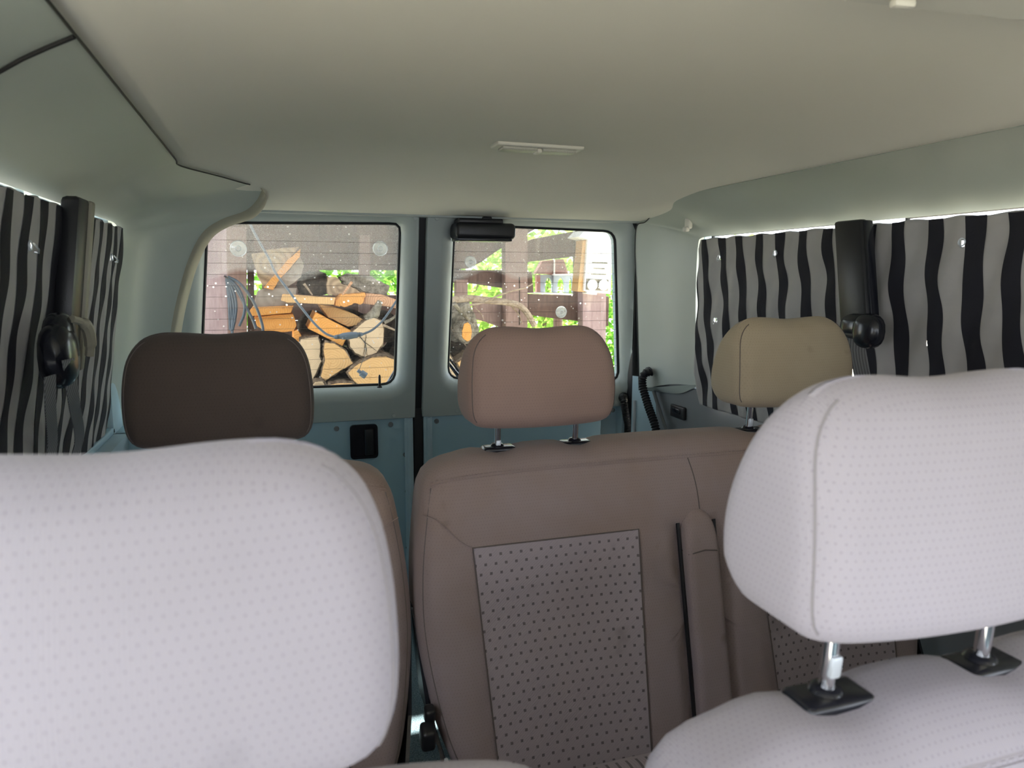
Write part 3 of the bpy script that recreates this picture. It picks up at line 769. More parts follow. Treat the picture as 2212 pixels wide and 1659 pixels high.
# ================================================================== CURTAINS
def curtain(side, y0, y1, ztop, zbot, lean, stripes, sw, eyelets, label, seed, xtop, xbot, wav=0.006, amp=1.0, corner=None, tear=None):
    rnd = random.Random(seed); ph = [rnd.uniform(0, 6.28) for _ in range(6)]
    def X(y, z):
        t = (z-zbot)/(ztop-zbot)
        x = xbot+(xtop-xbot)*t
        return x-side*amp*(0.006*math.sin(y*46+ph[0]+z*7)*(0.5+0.5*(1-t))+0.003*math.sin(y*101+z*33+ph[1])+0.003*math.sin(z*52+y*9+ph[2]))
    def edge(z):
        t = (ztop-z)/(ztop-zbot)
        return y1-0.035*max(0, t-0.82)/0.18*1.0-0.014*max(0, 0.06-t)/0.06-0.008*math.sin(t*PI)
    t_ = thing('curtain', label, 'curtain', (xbot, (y0+y1)/2, zbot), 'striped window curtains')
    nu, nv = int((y1-y0)/0.0055), int((ztop-zbot)/0.0055)
    V = []
    for i in range(nu+1):
        for j in range(nv+1):
            z = zbot+(ztop-zbot)*j/nv+0.002*math.sin((y0+(y1-y0)*i/nu)*60+ph[3])*(j == nv)
            y = y0+(edge(z)-y0)*i/nu; V.append(Vector((X(y, z), y, z)))
    ey = [(Vector((0, a, b))) for a, b in eyelets]
    F = []
    for i in range(nu):
        for j in range(nv):
            q = V[i*(nv+1)+j]
            if any((q.y+0.003-e.y)**2+(q.z+0.003-e.z)**2 < 0.0055**2 for e in ey): continue
            if tear and (q.y-tear[0])**2+(q.z-tear[1])**2 < 0.0045**2: continue
            F.append((i*(nv+1)+j, (i+1)*(nv+1)+j, (i+1)*(nv+1)+j+1, i*(nv+1)+j+1))
    cloth = obj('cloth', (V, F), M['curtain'], t_)
    sm = cloth.modifiers.new('Thickness', 'SOLIDIFY'); sm.thickness = 0.0012; sm.offset = 0
    for si, ys in enumerate(stripes):
        p1, p2 = rnd.uniform(0, 6.28), rnd.uniform(0, 6.28); w = sw*rnd.uniform(0.88, 1.12)
        def sf(u, v, ys=ys, w=w, p1=p1, p2=p2):
            z = zbot+0.002+(ztop-zbot-0.003)*v; t = 1-v
            yc = ys-lean*(t**1.3)+wav*math.sin(z*17+p1*0.3+ph[4])*min(1, t*4)+wav*0.25*math.sin(z*45+p2)
            y = yc+w*(u-0.5); y = min(edge(z)-0.001, max(y0+0.001, y))
            return Vector((X(y, z)-side*0.0016, y, z))
        V2, F2 = grid(sf, 3, 60)
        F2 = [f for f in F2 if not any((V2[f[0]].y-e.y)**2+(V2[f[0]].z-e.z)**2 < 0.007**2 for e in ey)]
        obj('stripe', (V2, F2), M['stripe'], t_)
    for e in ey:
        c = Vector((X(e.y, e.z)-side*0.003, e.y, e.z))
        r_ = obj('eyelet', tube([c+Vector((0, math.cos(k*PI/8)*0.0068, math.sin(k*PI/8)*0.0068)) for k in range(16)], 0.0014, 6, closed=True), M['steel'], t_)
        obj('pull_tab', tube([c+Vector((-side*0.004, 0, 0.004)), c+Vector((-side*0.012, -0.006, -0.006)), c+Vector((-side*0.013, -0.012, -0.011)), c+Vector((-side*0.006, -0.004, -0.010))], 0.0014, 6), M['cup_rim'], r_)
    return t_
def ypos(px, py, X): return PX(px, py, X).y
XR = 1.207
curtain(1, 1.30, 1.925, 1.2355, 0.745, 0.085, [ypos(p, 500, XR)-0.001 for p in (1499, 1523, 1561, 1598, 1640, 1684, 1734, 1787)], 0.030,
        [(PX(p, q_, XR).y, PX(p, q_, XR).z) for p, q_ in ((1552, 556), (1676, 547), (1545, 691))],
        'striped grey curtain over the right rear side window, behind the khaki headrest', 3, 1.207, 1.212, amp=0.6)
curtain(1, 0.44, 1.275, 1.2355, 0.745, 0.045, [ypos(p, 485, XR) for p in (1878, 1945, 2022, 2108, 2196)]+[0.87, 0.79, 0.71, 0.63, 0.55], 0.036,
        [(PX(2080, 523, XR).y, PX(2080, 523, XR).z)],
        'striped grey curtain over the right side window in front of the black belt post', 4, 1.207, 1.212, amp=0.6, tear=(PX(2006, 745, XR).y, PX(2006, 745, XR).z))
XL = -0.327
lst = [PX(p, 470, XL).y for p in (197, 218, 240, 262)]
curtain(-1, 1.37, 1.955, 1.234, 0.735, 0.10, [1.945, 1.875, 1.80, 1.72, 1.64, 1.56, 1.48, 2.02], 0.036,
        [(PX(174, 553, XL-.01).y, PX(174, 553, XL-.01).z), (PX(236, 556, XL-.01).y, PX(236, 556, XL-.01).z)],
        'striped grey curtain over the left rear side window beside the dark pillar trim', 5, -0.327, -0.392, amp=0.3)
curtain(-1, 0.62, 1.43, 1.234, 0.735, 0.08, [1.37, 1.29, 1.21, 1.13, 1.05, 0.97, 0.89, 0.81, 0.73, 1.45], 0.036,
        [(PX(48, 530, XL-.01).y, PX(48, 530, XL-.01).z), (PX(68, 800, XL-.04).y, PX(68, 800, XL-.04).z)],
        'striped grey curtain at the left edge of the photo, nearer than the belt post', 6, -0.320, -0.385, amp=0.3)

# ================================================================== BELT POSTS AND BELTS
# left post
lt = struct('trim_4', join(obox((-0.322, 1.405, 1.105), (1, 0, 0), (0, 1, 0.0), (0.10, 0.13, 0.98), 0.03, 0.070, 0.30, 0.008)), M['black'])
obj('edge_strip', obox((-0.309, 1.442, 1.105), (1, 0, 0), (0, 1, 0), (0.10, 0.13, 0.98), 0.016, 0.022, 0.295, 0.005), M['beige'], lt)
def strap(path, w, side_v, th=0.0016):
    P = resample(catmull(path, 8), 24, False); V, F = [], []
    sv = Vector(side_v).normalized()
    for i, p in enumerate(P):
        t = (P[min(i+1, 23)]-P[max(i-1, 0)]).normalized(); nn = t.cross(sv).normalized()
        for a_, b_ in ((-1, -1), (1, -1), (1, 1), (-1, 1)): V.append(p+sv*w/2*a_+nn*th/2*b_)
    for i in range(23):
        for k in range(4): F.append((i*4+k, i*4+(k+1) % 4, (i+1)*4+(k+1) % 4, (i+1)*4+k))
    F += [(0, 1, 2, 3), (92, 93, 94, 95)]
    return V, F
sb = thing('seat_belt', 'grey seat belt hanging from the black left belt post', 'seat belt', (-0.31, 1.36, 0.8), 'seat belts on the side posts')
qa = PX(128, 770, -0.305)
def blob(c, rx, ry, rz, n=14, m_=10, pw=0.8):
    V, F = [], []
    for i in range(m_+1):
        a = PI*i/m_; s_, c_ = math.sin(a)**pw, math.copysign(abs(math.cos(a))**pw, math.cos(a))
        for k in range(n):
            b_ = 2*PI*k/n; V.append(Vector(c)+Vector((rx*s_*math.copysign(abs(math.cos(b_))**pw, math.cos(b_)), ry*s_*math.copysign(abs(math.sin(b_))**pw, math.sin(b_)), rz*c_)))
    for i in range(m_):
        for k in range(n): F.append((i*n+k, i*n+(k+1) % n, (i+1)*n+(k+1) % n, (i+1)*n+k))
    return V, F
obj('anchor_cover', join(blob(qa+Vector((0, 0, 0.002)), 0.024, 0.05, 0.05), blob(qa+Vector((-0.0, 0.01, 0.03)), 0.02, 0.036, 0.035)), M['black_gloss'], sb)
obj('guide_loop', tube(catmull([qa+Vector((0.018, 0.01, 0.055)), qa+Vector((0.03, 0.035, 0.045)), qa+Vector((0.032, 0.05, 0.02)), qa+Vector((0.028, 0.055, -0.005))], 6), [0.006]*5+[0.009]*10+[0.007]*4, 8), M['beige'], sb)
obj('webbing', strap([PX(147, 776, -0.285), PX(152, 810, -0.29), PX(160, 870, -0.30), PX(170, 960, -0.345), Vector((-0.358, 1.36, 0.76))], 0.04, (0.15, 1, 0)), M['belt'], sb)
obj('webbing', strap([PX(108, 812, -0.30), PX(109, 880, -0.315), PX(112, 975, -0.35), Vector((-0.362, 1.28, 0.76))], 0.035, (0.15, 1, 0)), M['belt'], sb)
# right post
c0, c1 = PX(1838, 476, 1.178), PX(1852, 700, 1.165)
rt = struct('trim_5', obox((c0+c1)/2, (1, 0.0, 0), (0, 1, 0), (c0-c1).normalized(), 0.024, 0.078, (c0-c1).length, 0.007), M['black'])
obj('edge_strip', obox((c0+c1)/2+Vector((0.006, -0.036, 0)), (1, 0, 0), (0, 1, 0), (c0-c1).normalized(), 0.022, 0.018, (c0-c1).length*0.98, 0.004), M['black_gloss'], rt)
sb2 = thing('seat_belt', 'grey seat belt hanging from the black right belt post behind the near headrest', 'seat belt', (1.17, 1.24, 0.8), 'seat belts on the side posts')
qb = PX(1858, 706, 1.16)
obj('anchor_cover', join(blob(qb, 0.022, 0.05, 0.028), blob(PX(1876, 715, 1.152), 0.022, 0.035, 0.036)), M['black_gloss'], sb2)
obj('guide_loop', tube(catmull([PX(1828, 722, 1.145), PX(1850, 725, 1.14), PX(1866, 715, 1.14), PX(1868, 738, 1.142)], 6), 0.005, 8), M['black'], sb2)
obj('webbing', strap([PX(1846, 722, 1.15), PX(1853, 760, 1.15), PX(1862, 810, 1.165), PX(1880, 900, 1.195), Vector((1.203, 1.25, 0.62))], 0.046, (0.0, 1, 0)), M['belt'], sb2)

# ================================================================== SEATS
def hr_outline(cx, zb, zt, w):
    h = zt-zb; hw = w/2
    pts = [(-.76, 0.0), (-.91, .04), (-.98, .15), (-1.0, .35), (-.985, .60), (-.93, .80), (-.80, .94), (-.62, 1.0), (-.40, 1.005), (-.15, .988), (0.0, .982),
           (.15, .988), (.40, 1.005), (.62, 1.0), (.80, .94), (.93, .80), (.985, .60), (1.0, .35), (.98, .15), (.91, .04), (.76, 0.0), (.4, -.012), (0, -.015), (-.4, -.012)]
    P = catmull([Vector((cx+a*hw, 0, zb+b*h)) for a, b in pts], 5, True)
    return [(p.x, p.z) for p in resample(P, 96)]
def seam_on(pts, surf, r=0.0011, n=8, dy=-0.0006):
    P = catmull([Vector((a, 0, b)) for a, b in pts], n)
    return tube([Vector((p.x, surf(p.x, p.z)+dy, p.z)) for p in P], r, 6)
def stitches(P, off, surf_off=Vector((0, 0, 0)), L=0.0045, gap=0.0035):
    P = [Vector(p)+surf_off for p in P]; Q = resample(P, max(3, int(sum((b-a).length for a, b in zip(P, P[1:]))/(L+gap))), False)
    return join(*[tube([Q[i], Q[i].lerp(Q[i+1], L/(L+gap))], 0.0007, 4) for i in range(len(Q)-1)])
def headrest(parent, cx, Y, mat, zb=0.873, zt=1.039, w=0.266):
    zm = (zb+zt)/2
    def yf(x, z):
        t = (z-zb)/(zt-zb); u = (x-cx)/(w/2)
        return Y-0.052-0.016*math.sin(PI*min(1, max(0, t*0.9+0.05)))+0.026*max(0, t)**1.6+0.012*u*u-0.004*(1-u*u)
    def yb(x, z):
        t = (z-zb)/(zt-zb); u = (x-cx)/(w/2)
        return Y+0.026+0.047*math.sin(PI/2*min(1, max(0, (1-t)/0.75)))-0.014*max(0, 0.2-t)/0.2-0.012*u*u
    O = hr_outline(cx, zb, zt, w)
    h = obj('headrest', pillow(O, yf, yb, 0.026, 6, 9, 0.026), mat, parent, smooth=3.2)
    # seam that runs round the front face
    n = len(O); c = Vector((cx, 0, zm)); ins = 0.012
    P = []
    for i in range(n):
        a_ = Vector((O[i-1][0], 0, O[i-1][1])); b_ = Vector((O[(i+1) % n][0], 0, O[(i+1) % n][1])); p = Vector((O[i][0], 0, O[i][1]))
        nn = (c-p).normalized(); t = (b_-a_).normalized(); m2 = Vector((-t.z, 0, t.x)); m2 = m2 if m2.dot(nn) > 0 else -m2
        q_ = p+m2*(0.026*(1-math.cos(math.radians(38)))); P.append(Vector((q_.x, yf(q_.x, q_.z)+0.026*(1-math.sin(math.radians(38)))-0.0002, q_.z)))
    for sg_ in (-1, 1):
        Q = [p for p in P if sg_*(p.x-cx) > w*0.36 and p.z > zb+0.012 and p.z < zt-0.006]; Q.sort(key=lambda p: p.z)
        obj('seam', tube([q_+Vector((0, 0.0004, 0)) for q_ in Q], 0.0009, 6), M['seam'], h)
    for s_ in (-1, 1):
        obj('post', tube([Vector((cx+s_*0.072, Y, zb+0.02)), Vector((cx+s_*0.072, Y, zb-0.012)), Vector((cx+s_*0.072, Y+0.003, 0.80))], 0.0058, 14), M['chrome'], h)
        if s_ < 0:
            obj('post_notch', obox((cx+s_*0.072, Y-0.004, 0.838), (1, 0, 0), (0, 1, 0), (0.1, 0, 1), 0.009, 0.006, 0.016, 0.002), M['steel'], h)
        obj('post_guide', join(lathe([(0.012, -0.004), (0.014, 0.0), (0.011, 0.006), (0.0085, 0.008)], (cx+s_*0.072, Y+0.003, 0.831), (0, -0.1, 1), 16),
            obox((cx+s_*0.072+0.002, Y+0.002, 0.829), (1, 0, 0), (0, 1, 0), (0, -0.1, 1), 0.058, 0.034, 0.012, 0.0055, 3)), M['black_gloss'], h)
    return h
def back_outline(x0, x1, zb, zt, wl, wr):
    """wl / wr: list of (z, x offset) for each side edge from bottom to top"""
    L = [(x0+dx, z) for z, dx in wl]; R = [(x1-dx, z) for z, dx in wr]
    top = [(x0+0.032, zt-0.020), (x0+0.075, zt-0.008), (x0+0.15, zt), ((x0+x1)/2, zt+0.004), (x1-0.15, zt), (x1-0.075, zt-0.008), (x1-0.032, zt-0.020)]
    pts = L+top+R[::-1]+[(x1-0.10, zb), ((x0+x1)/2, zb), (x0+0.10, zb)]
    P = catmull([Vector((a, 0, b)) for a, b in pts], 5, True)
    return [(p.x, p.z) for p in resample(P, 150)]
def seat(kind, x0, x1, fab, ins, hr_mats, hrx, label, group):
    YT, ZT = 1.175, 0.836
    t_ = thing(kind, label, 'seat', ((x0+x1)/2, 1.0, 0), group)
    xc = (x0+x1)/2
    side = [(0.30, 0.05), (0.36, 0.036), (0.42, 0.014), (0.50, -0.003), (0.58, -0.012), (0.66, -0.010), (0.74, 0.0), (0.79, 0.010)]
    bench = kind == 'bench_seat'
    def lean(z): return YT-0.075-(ZT-z)*0.24
    cells = [(x0+0.078, xc-0.116), (xc+0.116, x1-0.078)] if bench else [(x0+0.09, x1-0.09)]
    def yf(x, z):
        y = lean(z); t = (z-0.33)/(ZT-0.33)
        # bolsters stand proud of the sitting panels, the top rolls back
        b = 0.0
        for a, c in cells:
            if a < x < c:
                u = (x-a)/(c-a); b = max(b, math.sin(PI*u)**0.5)
        lowz = min(1, max(0, (0.70-z)/0.12))
        y += 0.014*b*lowz
        y += 0.030*max(0, (t-0.80)/0.20)**2
        y += 0.016*(max(0, (x0+0.05-x)/0.05)**2+max(0, (x-x1+0.05)/0.05)**2)
        if bench and abs(x-xc) < 0.055 and z < 0.71: y += 0.012*min(1, (0.055-abs(x-xc))/0.01)*min(1, (0.71-z)/0.02)
        # dip of the back seam in front of the posts
        return y
    def yb(x, z): return lean(z)+0.115+0.0*x
    O = back_outline(x0, x1, 0.28, ZT, side, side)
    # shallow dips at the posts along the top edge
    O2 = []
    for a, b_ in O:
        dz = sum(0.009*math.exp(-((a-hx-s_*0.072)/0.028)**2) for hx in hrx for s_ in (-1, 1)) if b_ > ZT-0.03 else 0
        O2.append((a, b_-dz))
    back = obj('backrest', pillow(O2, yf, yb, 0.026, 6, 22, 0.03), fab, t_, smooth=3.2)
    # patterned inserts
    for ci, (a, c) in enumerate(cells):
        z1 = 0.700
        def insf(u, v, a=a, c=c):
            z = 0.335+(z1-0.335)*v; taper = 0.020*(1-v); x = a+taper*(1 if True else 0)+(c-a-2*taper*0.5)*u
            x = a+0.022*(1-v)+(c-a-0.030*(1-v))*u
            return Vector((x, yf(x, z)-0.0022, z))
        sp = obj('patterned_insert', solid_grid(insf, 18, 30, (0, 0.004, 0)), ins, t_, smooth=0.9, label='insert of square-dotted fabric')
        P = [insf(0, v/12.0) for v in range(13)]+[insf(u/10.0, 1) for u in range(1, 11)]+[insf(1, 1-v/12.0) for v in range(1, 13)]
        obj('seam', tube([p+Vector((0, -0.0004, 0)) for p in P], 0.0012, 6), M['seam'], sp)
        if ci == 0:
            obj('seam', seam_on([(x0+0.004, 0.752), (x0+0.03, 0.742), (a-0.02, 0.712), (a, z1)], yf, 0.0009), fab, back)
        if ci == len(cells)-1:
            obj('seam', seam_on([(x1-0.004, 0.752), (x1-0.03, 0.742), (c+0.02, 0.712), (c, z1)], yf, 0.0009), fab, back)
    # top seam with stitching
    tp = [Vector((x0+0.02+(x1-x0-0.04)*k/30, 0, ZT-0.030-0.010*(abs(k-15)/15)**6)) for k in range(31)]
    tp = [Vector((p.x, yf(p.x, p.z)+0.0042 if p.z > ZT-0.026 else yf(p.x, p.z), p.z)) for p in tp]
    obj('seam', tube([p+Vector((0, -0.0004, 0)) for p in tp], 0.0009, 6), fab, back)
    st = obj('stitching', join(stitches(tp, 0, Vector((0, -0.0010, 0.005))), stitches(tp, 0, Vector((0, -0.0008, -0.005)))), fab, back); st['kind'] = 'stuff'
    # side seams
    for sgn, xe in ((1, x0), (-1, x1)):
        sd = [(xe+sgn*(dx+0.011), z) for z, dx in side[1:]]
        obj('seam', seam_on(sd, lambda x, z: yf(x, z)+0.006, 0.0009), M['seam'], back)
    if bench:
        obj('seam', seam_on([(xc, ZT-0.03), (xc+0.004, 0.77), (xc+0.006, 0.722)], yf, 0.0010), M['seam'], back)
        # folded armrest
        aw = 0.032
        def arm_o(): 
            P = [Vector((xc+a_*aw, 0, z_)) for a_, z_ in ((-1, .34), (-1.0, .45), (-1, .58), (-.98, .67), (-.80, .705), (-.3, .722), (.3, .722), (.80, .705), (.98, .67), (1, .58), (1.0, .45), (1, .34), (.5, .335), (-.5, .335))]
            return [(p.x, p.z) for p in resample(catmull(P, 5, True), 80)]
        arm = obj('armrest', pillow(arm_o(), lambda x, z: lean(z)-0.016+0.01*max(0, (z-0.66)/0.06)**2, lambda x, z: lean(z)+0.05, 0.011, 4, 8), fab, t_, smooth=3.2)
        obj('seam', tube([Vector((xc-aw-0.0002, lean(0.655)+0.012, 0.655)), Vector((xc-aw+0.003, lean(0.652)-0.0115, 0.652)), Vector((xc-aw*0.6, lean(0.652)-0.0165, 0.656)), Vector((xc, lean(0.655)-0.0166, 0.659)), Vector((xc+aw*0.7, lean(0.652)-0.0165, 0.656)), Vector((xc+aw, lean(0.65)-0.006, 0.650))], 0.0011, 6), M['seam'], arm)
        for s_ in (-1, 1):
            obj('recess_edge', tube([Vector((xc+s_*(aw+0.004), lean(z)+0.006, z)) for z in (0.34, 0.45, 0.56, 0.66, 0.70)], 0.0035, 6), M['rubber'], back)
    for k, hx in enumerate(hrx): headrest(t_, hx, YT, hr_mats[k])
    # cushion, squab
    cush = [(x0+0.02, .18), (x0+0.0, .25), (x0+0.01, .335), (x0+0.06, .365), (xc, .368), (x1-0.06, .365), (x1-0.01, .335), (x1, .25), (x1-0.02, .18), (xc, .17)]
    CO = [(p.x, p.z) for p in resample(catmull([Vector((a, 0, b)) for a, b in cush], 6, True), 90)]
    obj('cushion', pillow(CO, lambda x, z: 0.53, lambda x, z: 0.985, 0.05, 5, 10), ins, t_, smooth=3.2)
    # black steel side frame, recliner
    for sgn, xe in ((-1, x0), (1, x1)):
        P = [(lean(0.6)+0.055, 0.60), (lean(0.45)+0.035, 0.45), (lean(0.38)-0.0, 0.38), (0.90, 0.34), (0.88, 0.22), (1.02, 0.22), (1.04, 0.36), (lean(0.45)+0.10, 0.45), (lean(0.6)+0.085, 0.6)]
        xo = {0.78: 0.004, 0.80: 0.004, 0.60: -0.008, 0.6: -0.008, 0.45: 0.004, 0.38: 0.02, 0.34: 0.028, 0.22: 0.028, 0.36: 0.028}
        poly = [Vector((xe-sgn*xo.get(b, 0)+sgn*0.001, a, b)) for a, b in P]
        obj('side_frame', prism(poly, (sgn*0.006, 0, 0)), M['black_gloss'], t_, smooth=False)
    sg, xe = -1, x0
    pl = obj('recliner_plate', join(obox((xe-sg*0.018+sg*0.008, 0.955, 0.30), (1, 0, 0), (0, 1, 0.25), (0, -0.2, 1), 0.006, 0.075, 0.22, 0.002)), M['steel'], t_, label='pale steel recliner plate')
    obj('pivot', lathe([(0.020, 0), (0.020, 0.003), (0.009, 0.004), (0.009, 0.006), (0.005, 0.008)], (xe-sg*0.018+sg*0.011, 0.945, 0.345), (sg, 0, 0), 18), M['black_gloss'], pl)
    obj('recliner_knob', join(obox((xe+sg*0.010, 1.005, 0.435), (1, 0, 0), (0, 1, 0.3), (0, -0.3, 1), 0.022, 0.028, 0.036, 0.006, 3),
                              obox((xe+sg*0.004, 1.018, 0.462), (1, 0, 0), (0, 1, 0.3), (0, -0.3, 1), 0.016, 0.020, 0.026, 0.005, 3)), M['black'], t_)
    for s_ in (-1, 1):
        for yy in (0.60, 0.98):
            obj('leg', box(xc+s_*(x1-x0)*0.38-0.02, xc+s_*(x1-x0)*0.38+0.02, yy-0.02, yy+0.02, 0.0, 0.20, 0.004), M['black'], t_)
    return t_
def retone(o, table):
    for ch in [o]+list(o.children_recursive):
        if ch.type == 'MESH':
            for i, s_ in enumerate(ch.material_slots):
                new = table.get(s_.material)
                if new: s_.link = 'OBJECT'; s_.material = new
SX0, SX1, BX0, BX1 = -0.335, 0.176, 0.206, 1.175
g_single, g_bench = 'single seats left of the aisle', 'two-person benches right of the aisle'
far_single = seat('single_seat', SX0, SX1, M['fab_far'], M['ins_far'], [M['fab_shaded']], [-0.078],
     'single seat with the headrest, coloured dark for shade, by the left rear curtain', g_single)
far_bench = seat('bench_seat', BX0, BX1, M['fab_far'], M['ins_far'], [M['fab_pink'], M['fab_khaki']], [0.430, 0.938],
     'two-person bench with brownish headrests and square-dotted insert, facing the camera in the rear row', g_bench)
near_single = copy_tree(far_single, None, (0, -0.793, 0))
near_single['label'] = 'single seat with the pale lilac-grey headrest filling the lower left foreground'
near_bench = copy_tree(far_bench, None, (0, -0.793, 0))
near_bench['label'] = 'two-person bench in the right foreground, its pale grey headrest on chrome posts'
table = {M['fab_far']: M['fab_near'], M['fab_shaded']: M['fab_near'], M['fab_khaki']: M['fab_near'], M['fab_pink']: M['fab_near'], M['ins_far']: M['ins_near'], M['seam']: M['seam_pale']}  # near copies swap to the colours with daylight painted in
for ch in near_bench.children:                      # this row has its headrests pulled up a notch
    if ch.name.startswith('headrest'):
        ch.location.z += 0.018
        for g in ch.children:
            if g.name.startswith('post_guide'): g.location.z -= 0.018
for ch in far_bench.children:
    if ch.name.startswith('headrest') and ch.active_material == M['fab_khaki']:
        ch.location.z += 0.009
        for g in ch.children:
            if g.name.startswith('post_guide'): g.location.z -= 0.009
retone(near_single, table); retone(near_bench, table)

# ================================================================== OUTDOORS BEHIND THE VAN
struct('ground', solid_grid(lambda u, v: (-14+30*u, -14+34*v, -0.42+0.02*math.sin(u*40)), 12, 12, (0, 0, -0.05)), M['ground'])
def Z1(x, y): return 400+x/3.858, 430+y/3.858
def Z2(x, y): return 900+x/3.858, 430+y/3.858
def jag(P, amp, seed, sub=4):
    rnd = random.Random(seed); out = []
    for i in range(len(P)):
        a_, b_ = P[i], P[(i+1) % len(P)]
        for k in range(sub):
            q_ = a_.lerp(b_, k/sub); q_ = q_+Vector((rnd.uniform(-amp, amp), 0, rnd.uniform(-amp, amp))); out.append(q_)
    return out
LOGG = 'firewood in the stack behind the van'
def log(kind, zz, pts, Y, mat, label, length=0.30, drift=(0, 0), barkm=None, jagamp=0.0012, tilt=0.0, thick=0.010, cat=None):
    P = [PY(*zz(x, y), Y) for x, y in pts]
    c = sum(P, Vector())/len(P)
    P = [Vector((p.x, Y+tilt*(p.x-c.x), p.z)) for p in P]
    P = jag(P, jagamp, len(pts)*7+int(pts[0][0]), 4)
    t_ = thing(kind, label, cat or ('log' if 'log' in kind else 'wood'), c, LOGG)
    off = Vector((drift[0], min(length, Y0+0.185-Y), drift[1]))
    if barkm:
        outer = jag(P, 0.0035, int(pts[1][1]), 1)
        obj('bark', prism([p+(p-c).normalized()*thick*0.5+Vector((0, 0.006, 0)) for p in outer], off, 0.004), barkm, t_, smooth=0.8)
        obj('cut_wood', prism([p-(p-c).normalized()*thick*0.5 for p in P], off*0.6, 0.001), mat, t_, smooth=False)
    else:
        obj('split_wood', prism(P, off, 0.002), mat, t_, smooth=0.6)
    return t_
Y0 = 3.40
log('split_log', Z1, [(555, 460), (720, 415), (945, 400), (850, 520), (700, 700), (652, 738), (600, 640)], Y0-.02, M['w_rough'], 'rough tan split log at the top of the stack, cut on a slant', jagamp=.002)
log('split_log', Z1, [(652, 740), (860, 500), (962, 415), (955, 480), (880, 570), (770, 690), (735, 760)], Y0-.05, M['w_orange'], 'bright narrow wood wedge leaning on the topmost rough log', .15)
log('split_log', Z1, [(745, 760), (770, 690), (880, 575), (960, 480), (990, 560), (960, 650), (860, 735)], Y0+.0, M['w_grey'], 'grey grained split log just below the bright wedge', jagamp=.002)
log('bark_log', Z1, [(960, 650), (1050, 605), (1150, 612), (1192, 680), (1178, 780), (1090, 802), (965, 785), (940, 720)], Y0+.06, M['bark_dark'], 'near-black mossy log end beside the grey split log', barkm=M['bark_dark'], jagamp=.004)
log('split_log', Z1, [(1185, 645), (1270, 650), (1300, 700), (1400, 735), (1468, 780), (1300, 800), (1250, 805), (1180, 792)], Y0+.02, M['w_rough'], 'splintered tan log right of the near-black log', jagamp=.003)
log('bark_log', Z1, [(1290, 645), (1400, 628), (1560, 650), (1690, 722), (1682, 806), (1560, 795), (1470, 772), (1330, 700)], Y0+.05, M['bark_grey'], 'grey bark-covered log lying on the stack below the greenery', barkm=M['bark_grey'], jagamp=.004)
log('plank', Z1, [(600, 770), (680, 745), (930, 742), (915, 860), (890, 885), (565, 905)], Y0-.03, M['w_grey'], 'wide weathered plank under the topmost rough log', cat='wood', jagamp=.0008)
log('plank', Z1, [(540, 930), (560, 903), (905, 888), (880, 948), (560, 975)], Y0-.07, M['w_orange'], 'flat orange-edged plank below the wide weathered plank', cat='wood', jagamp=.0008)
log('split_log', Z1, [(575, 985), (740, 965), (900, 958), (930, 1050), (905, 1100), (700, 1120), (600, 1060)], Y0-.04, M['w_orange'], 'squared orange log just above the dark seat headrest', jagamp=.0008)
log('split_log', Z1, [(905, 1100), (935, 1088), (965, 1130), (975, 1200), (985, 1300), (900, 1200)], Y0-.05, M['w_orange'], 'narrow orange log showing past the corner of the dark headrest')
log('beam', Z1, [(812, 793), (862, 795), (1252, 822), (1240, 880), (845, 862), (800, 845)], Y0-.12, M['w_tan'], 'long squared tan beam lying across the stack', .07, cat='wood', jagamp=.0005)
log('split_log', Z1, [(1245, 850), (1300, 795), (1400, 785), (1505, 783), (1482, 878), (1400, 872), (1335, 895), (1260, 897)], Y0-.08, M['w_orange'], 'knobbly bright orange broken wood end', .2, jagamp=.0045)
log('plank', Z1, [(1505, 784), (1640, 798), (1800, 850), (1800, 920), (1650, 888), (1482, 870)], Y0-.06, M['w_red'], 'reddish grained plank right of the knobbly orange end', .15, cat='wood')
log('split_log', Z1, [(1118, 880), (1240, 900), (1410, 958), (1490, 1008), (1430, 1050), (1360, 1066), (1190, 985)], Y0-.04, M['w_tan'], 'tan wedge-shaped log above the orange squared block')
log('split_log', Z1, [(1090, 945), (1382, 1097), (1310, 1226), (1025, 1080)], Y0-.09, M['w_orange'], 'tilted squared orange log with growth rings behind the cable joint', jagamp=.0006)
rl = log('round_log', Z1, [(1365, 1180), (1375, 1120), (1440, 1060), (1500, 1010), (1575, 985), (1640, 1010), (1662, 1090), (1655, 1200), (1600, 1285), (1500, 1322), (1420, 1290), (1372, 1235)], Y0-.11, M['w_pale'], 'round pale log end with star-shaped cracks', barkm=M['bark'], thick=.006)
cc = PY(*Z1(1500, 1195), Y0-.1115)
obj('drying_crack', join(*[tube([cc, cc+Vector((dx*0.5+.002, 0, dz*0.5)), cc+Vector((dx, 0, dz))], [.0015, .0012, .0004], 5) for dx, dz in ((-.045, .045), (.055, -.045), (-.012, -.065), (.004, .05), (.006, -.06))]), M['bark_dark'], rl)
obj('branch_stub', tube([PY(*Z1(1530, 1010), Y0-.08), PY(*Z1(1580, 950), Y0-.09), PY(*Z1(1625, 850), Y0-.10)], [.030, .024, .012], 10), M['bark_grey'], rl)
log('split_log', Z1, [(960, 1160), (1110, 1145), (1132, 1220), (1125, 1310), (1145, 1350), (1095, 1450), (1050, 1535), (960, 1560), (930, 1350)], Y0-.10, M['w_pale'], 'large pale split log beside the dark headrest edge', barkm=M['bark'], thick=.008)
log('split_log', Z1, [(1165, 1190), (1250, 1200), (1335, 1255), (1405, 1372), (1275, 1450), (1165, 1522), (1128, 1485), (1160, 1350), (1150, 1250)], Y0-.12, M['w_tan'], 'tan split log in the lower middle of the left rear window', barkm=M['bark'], thick=.007)
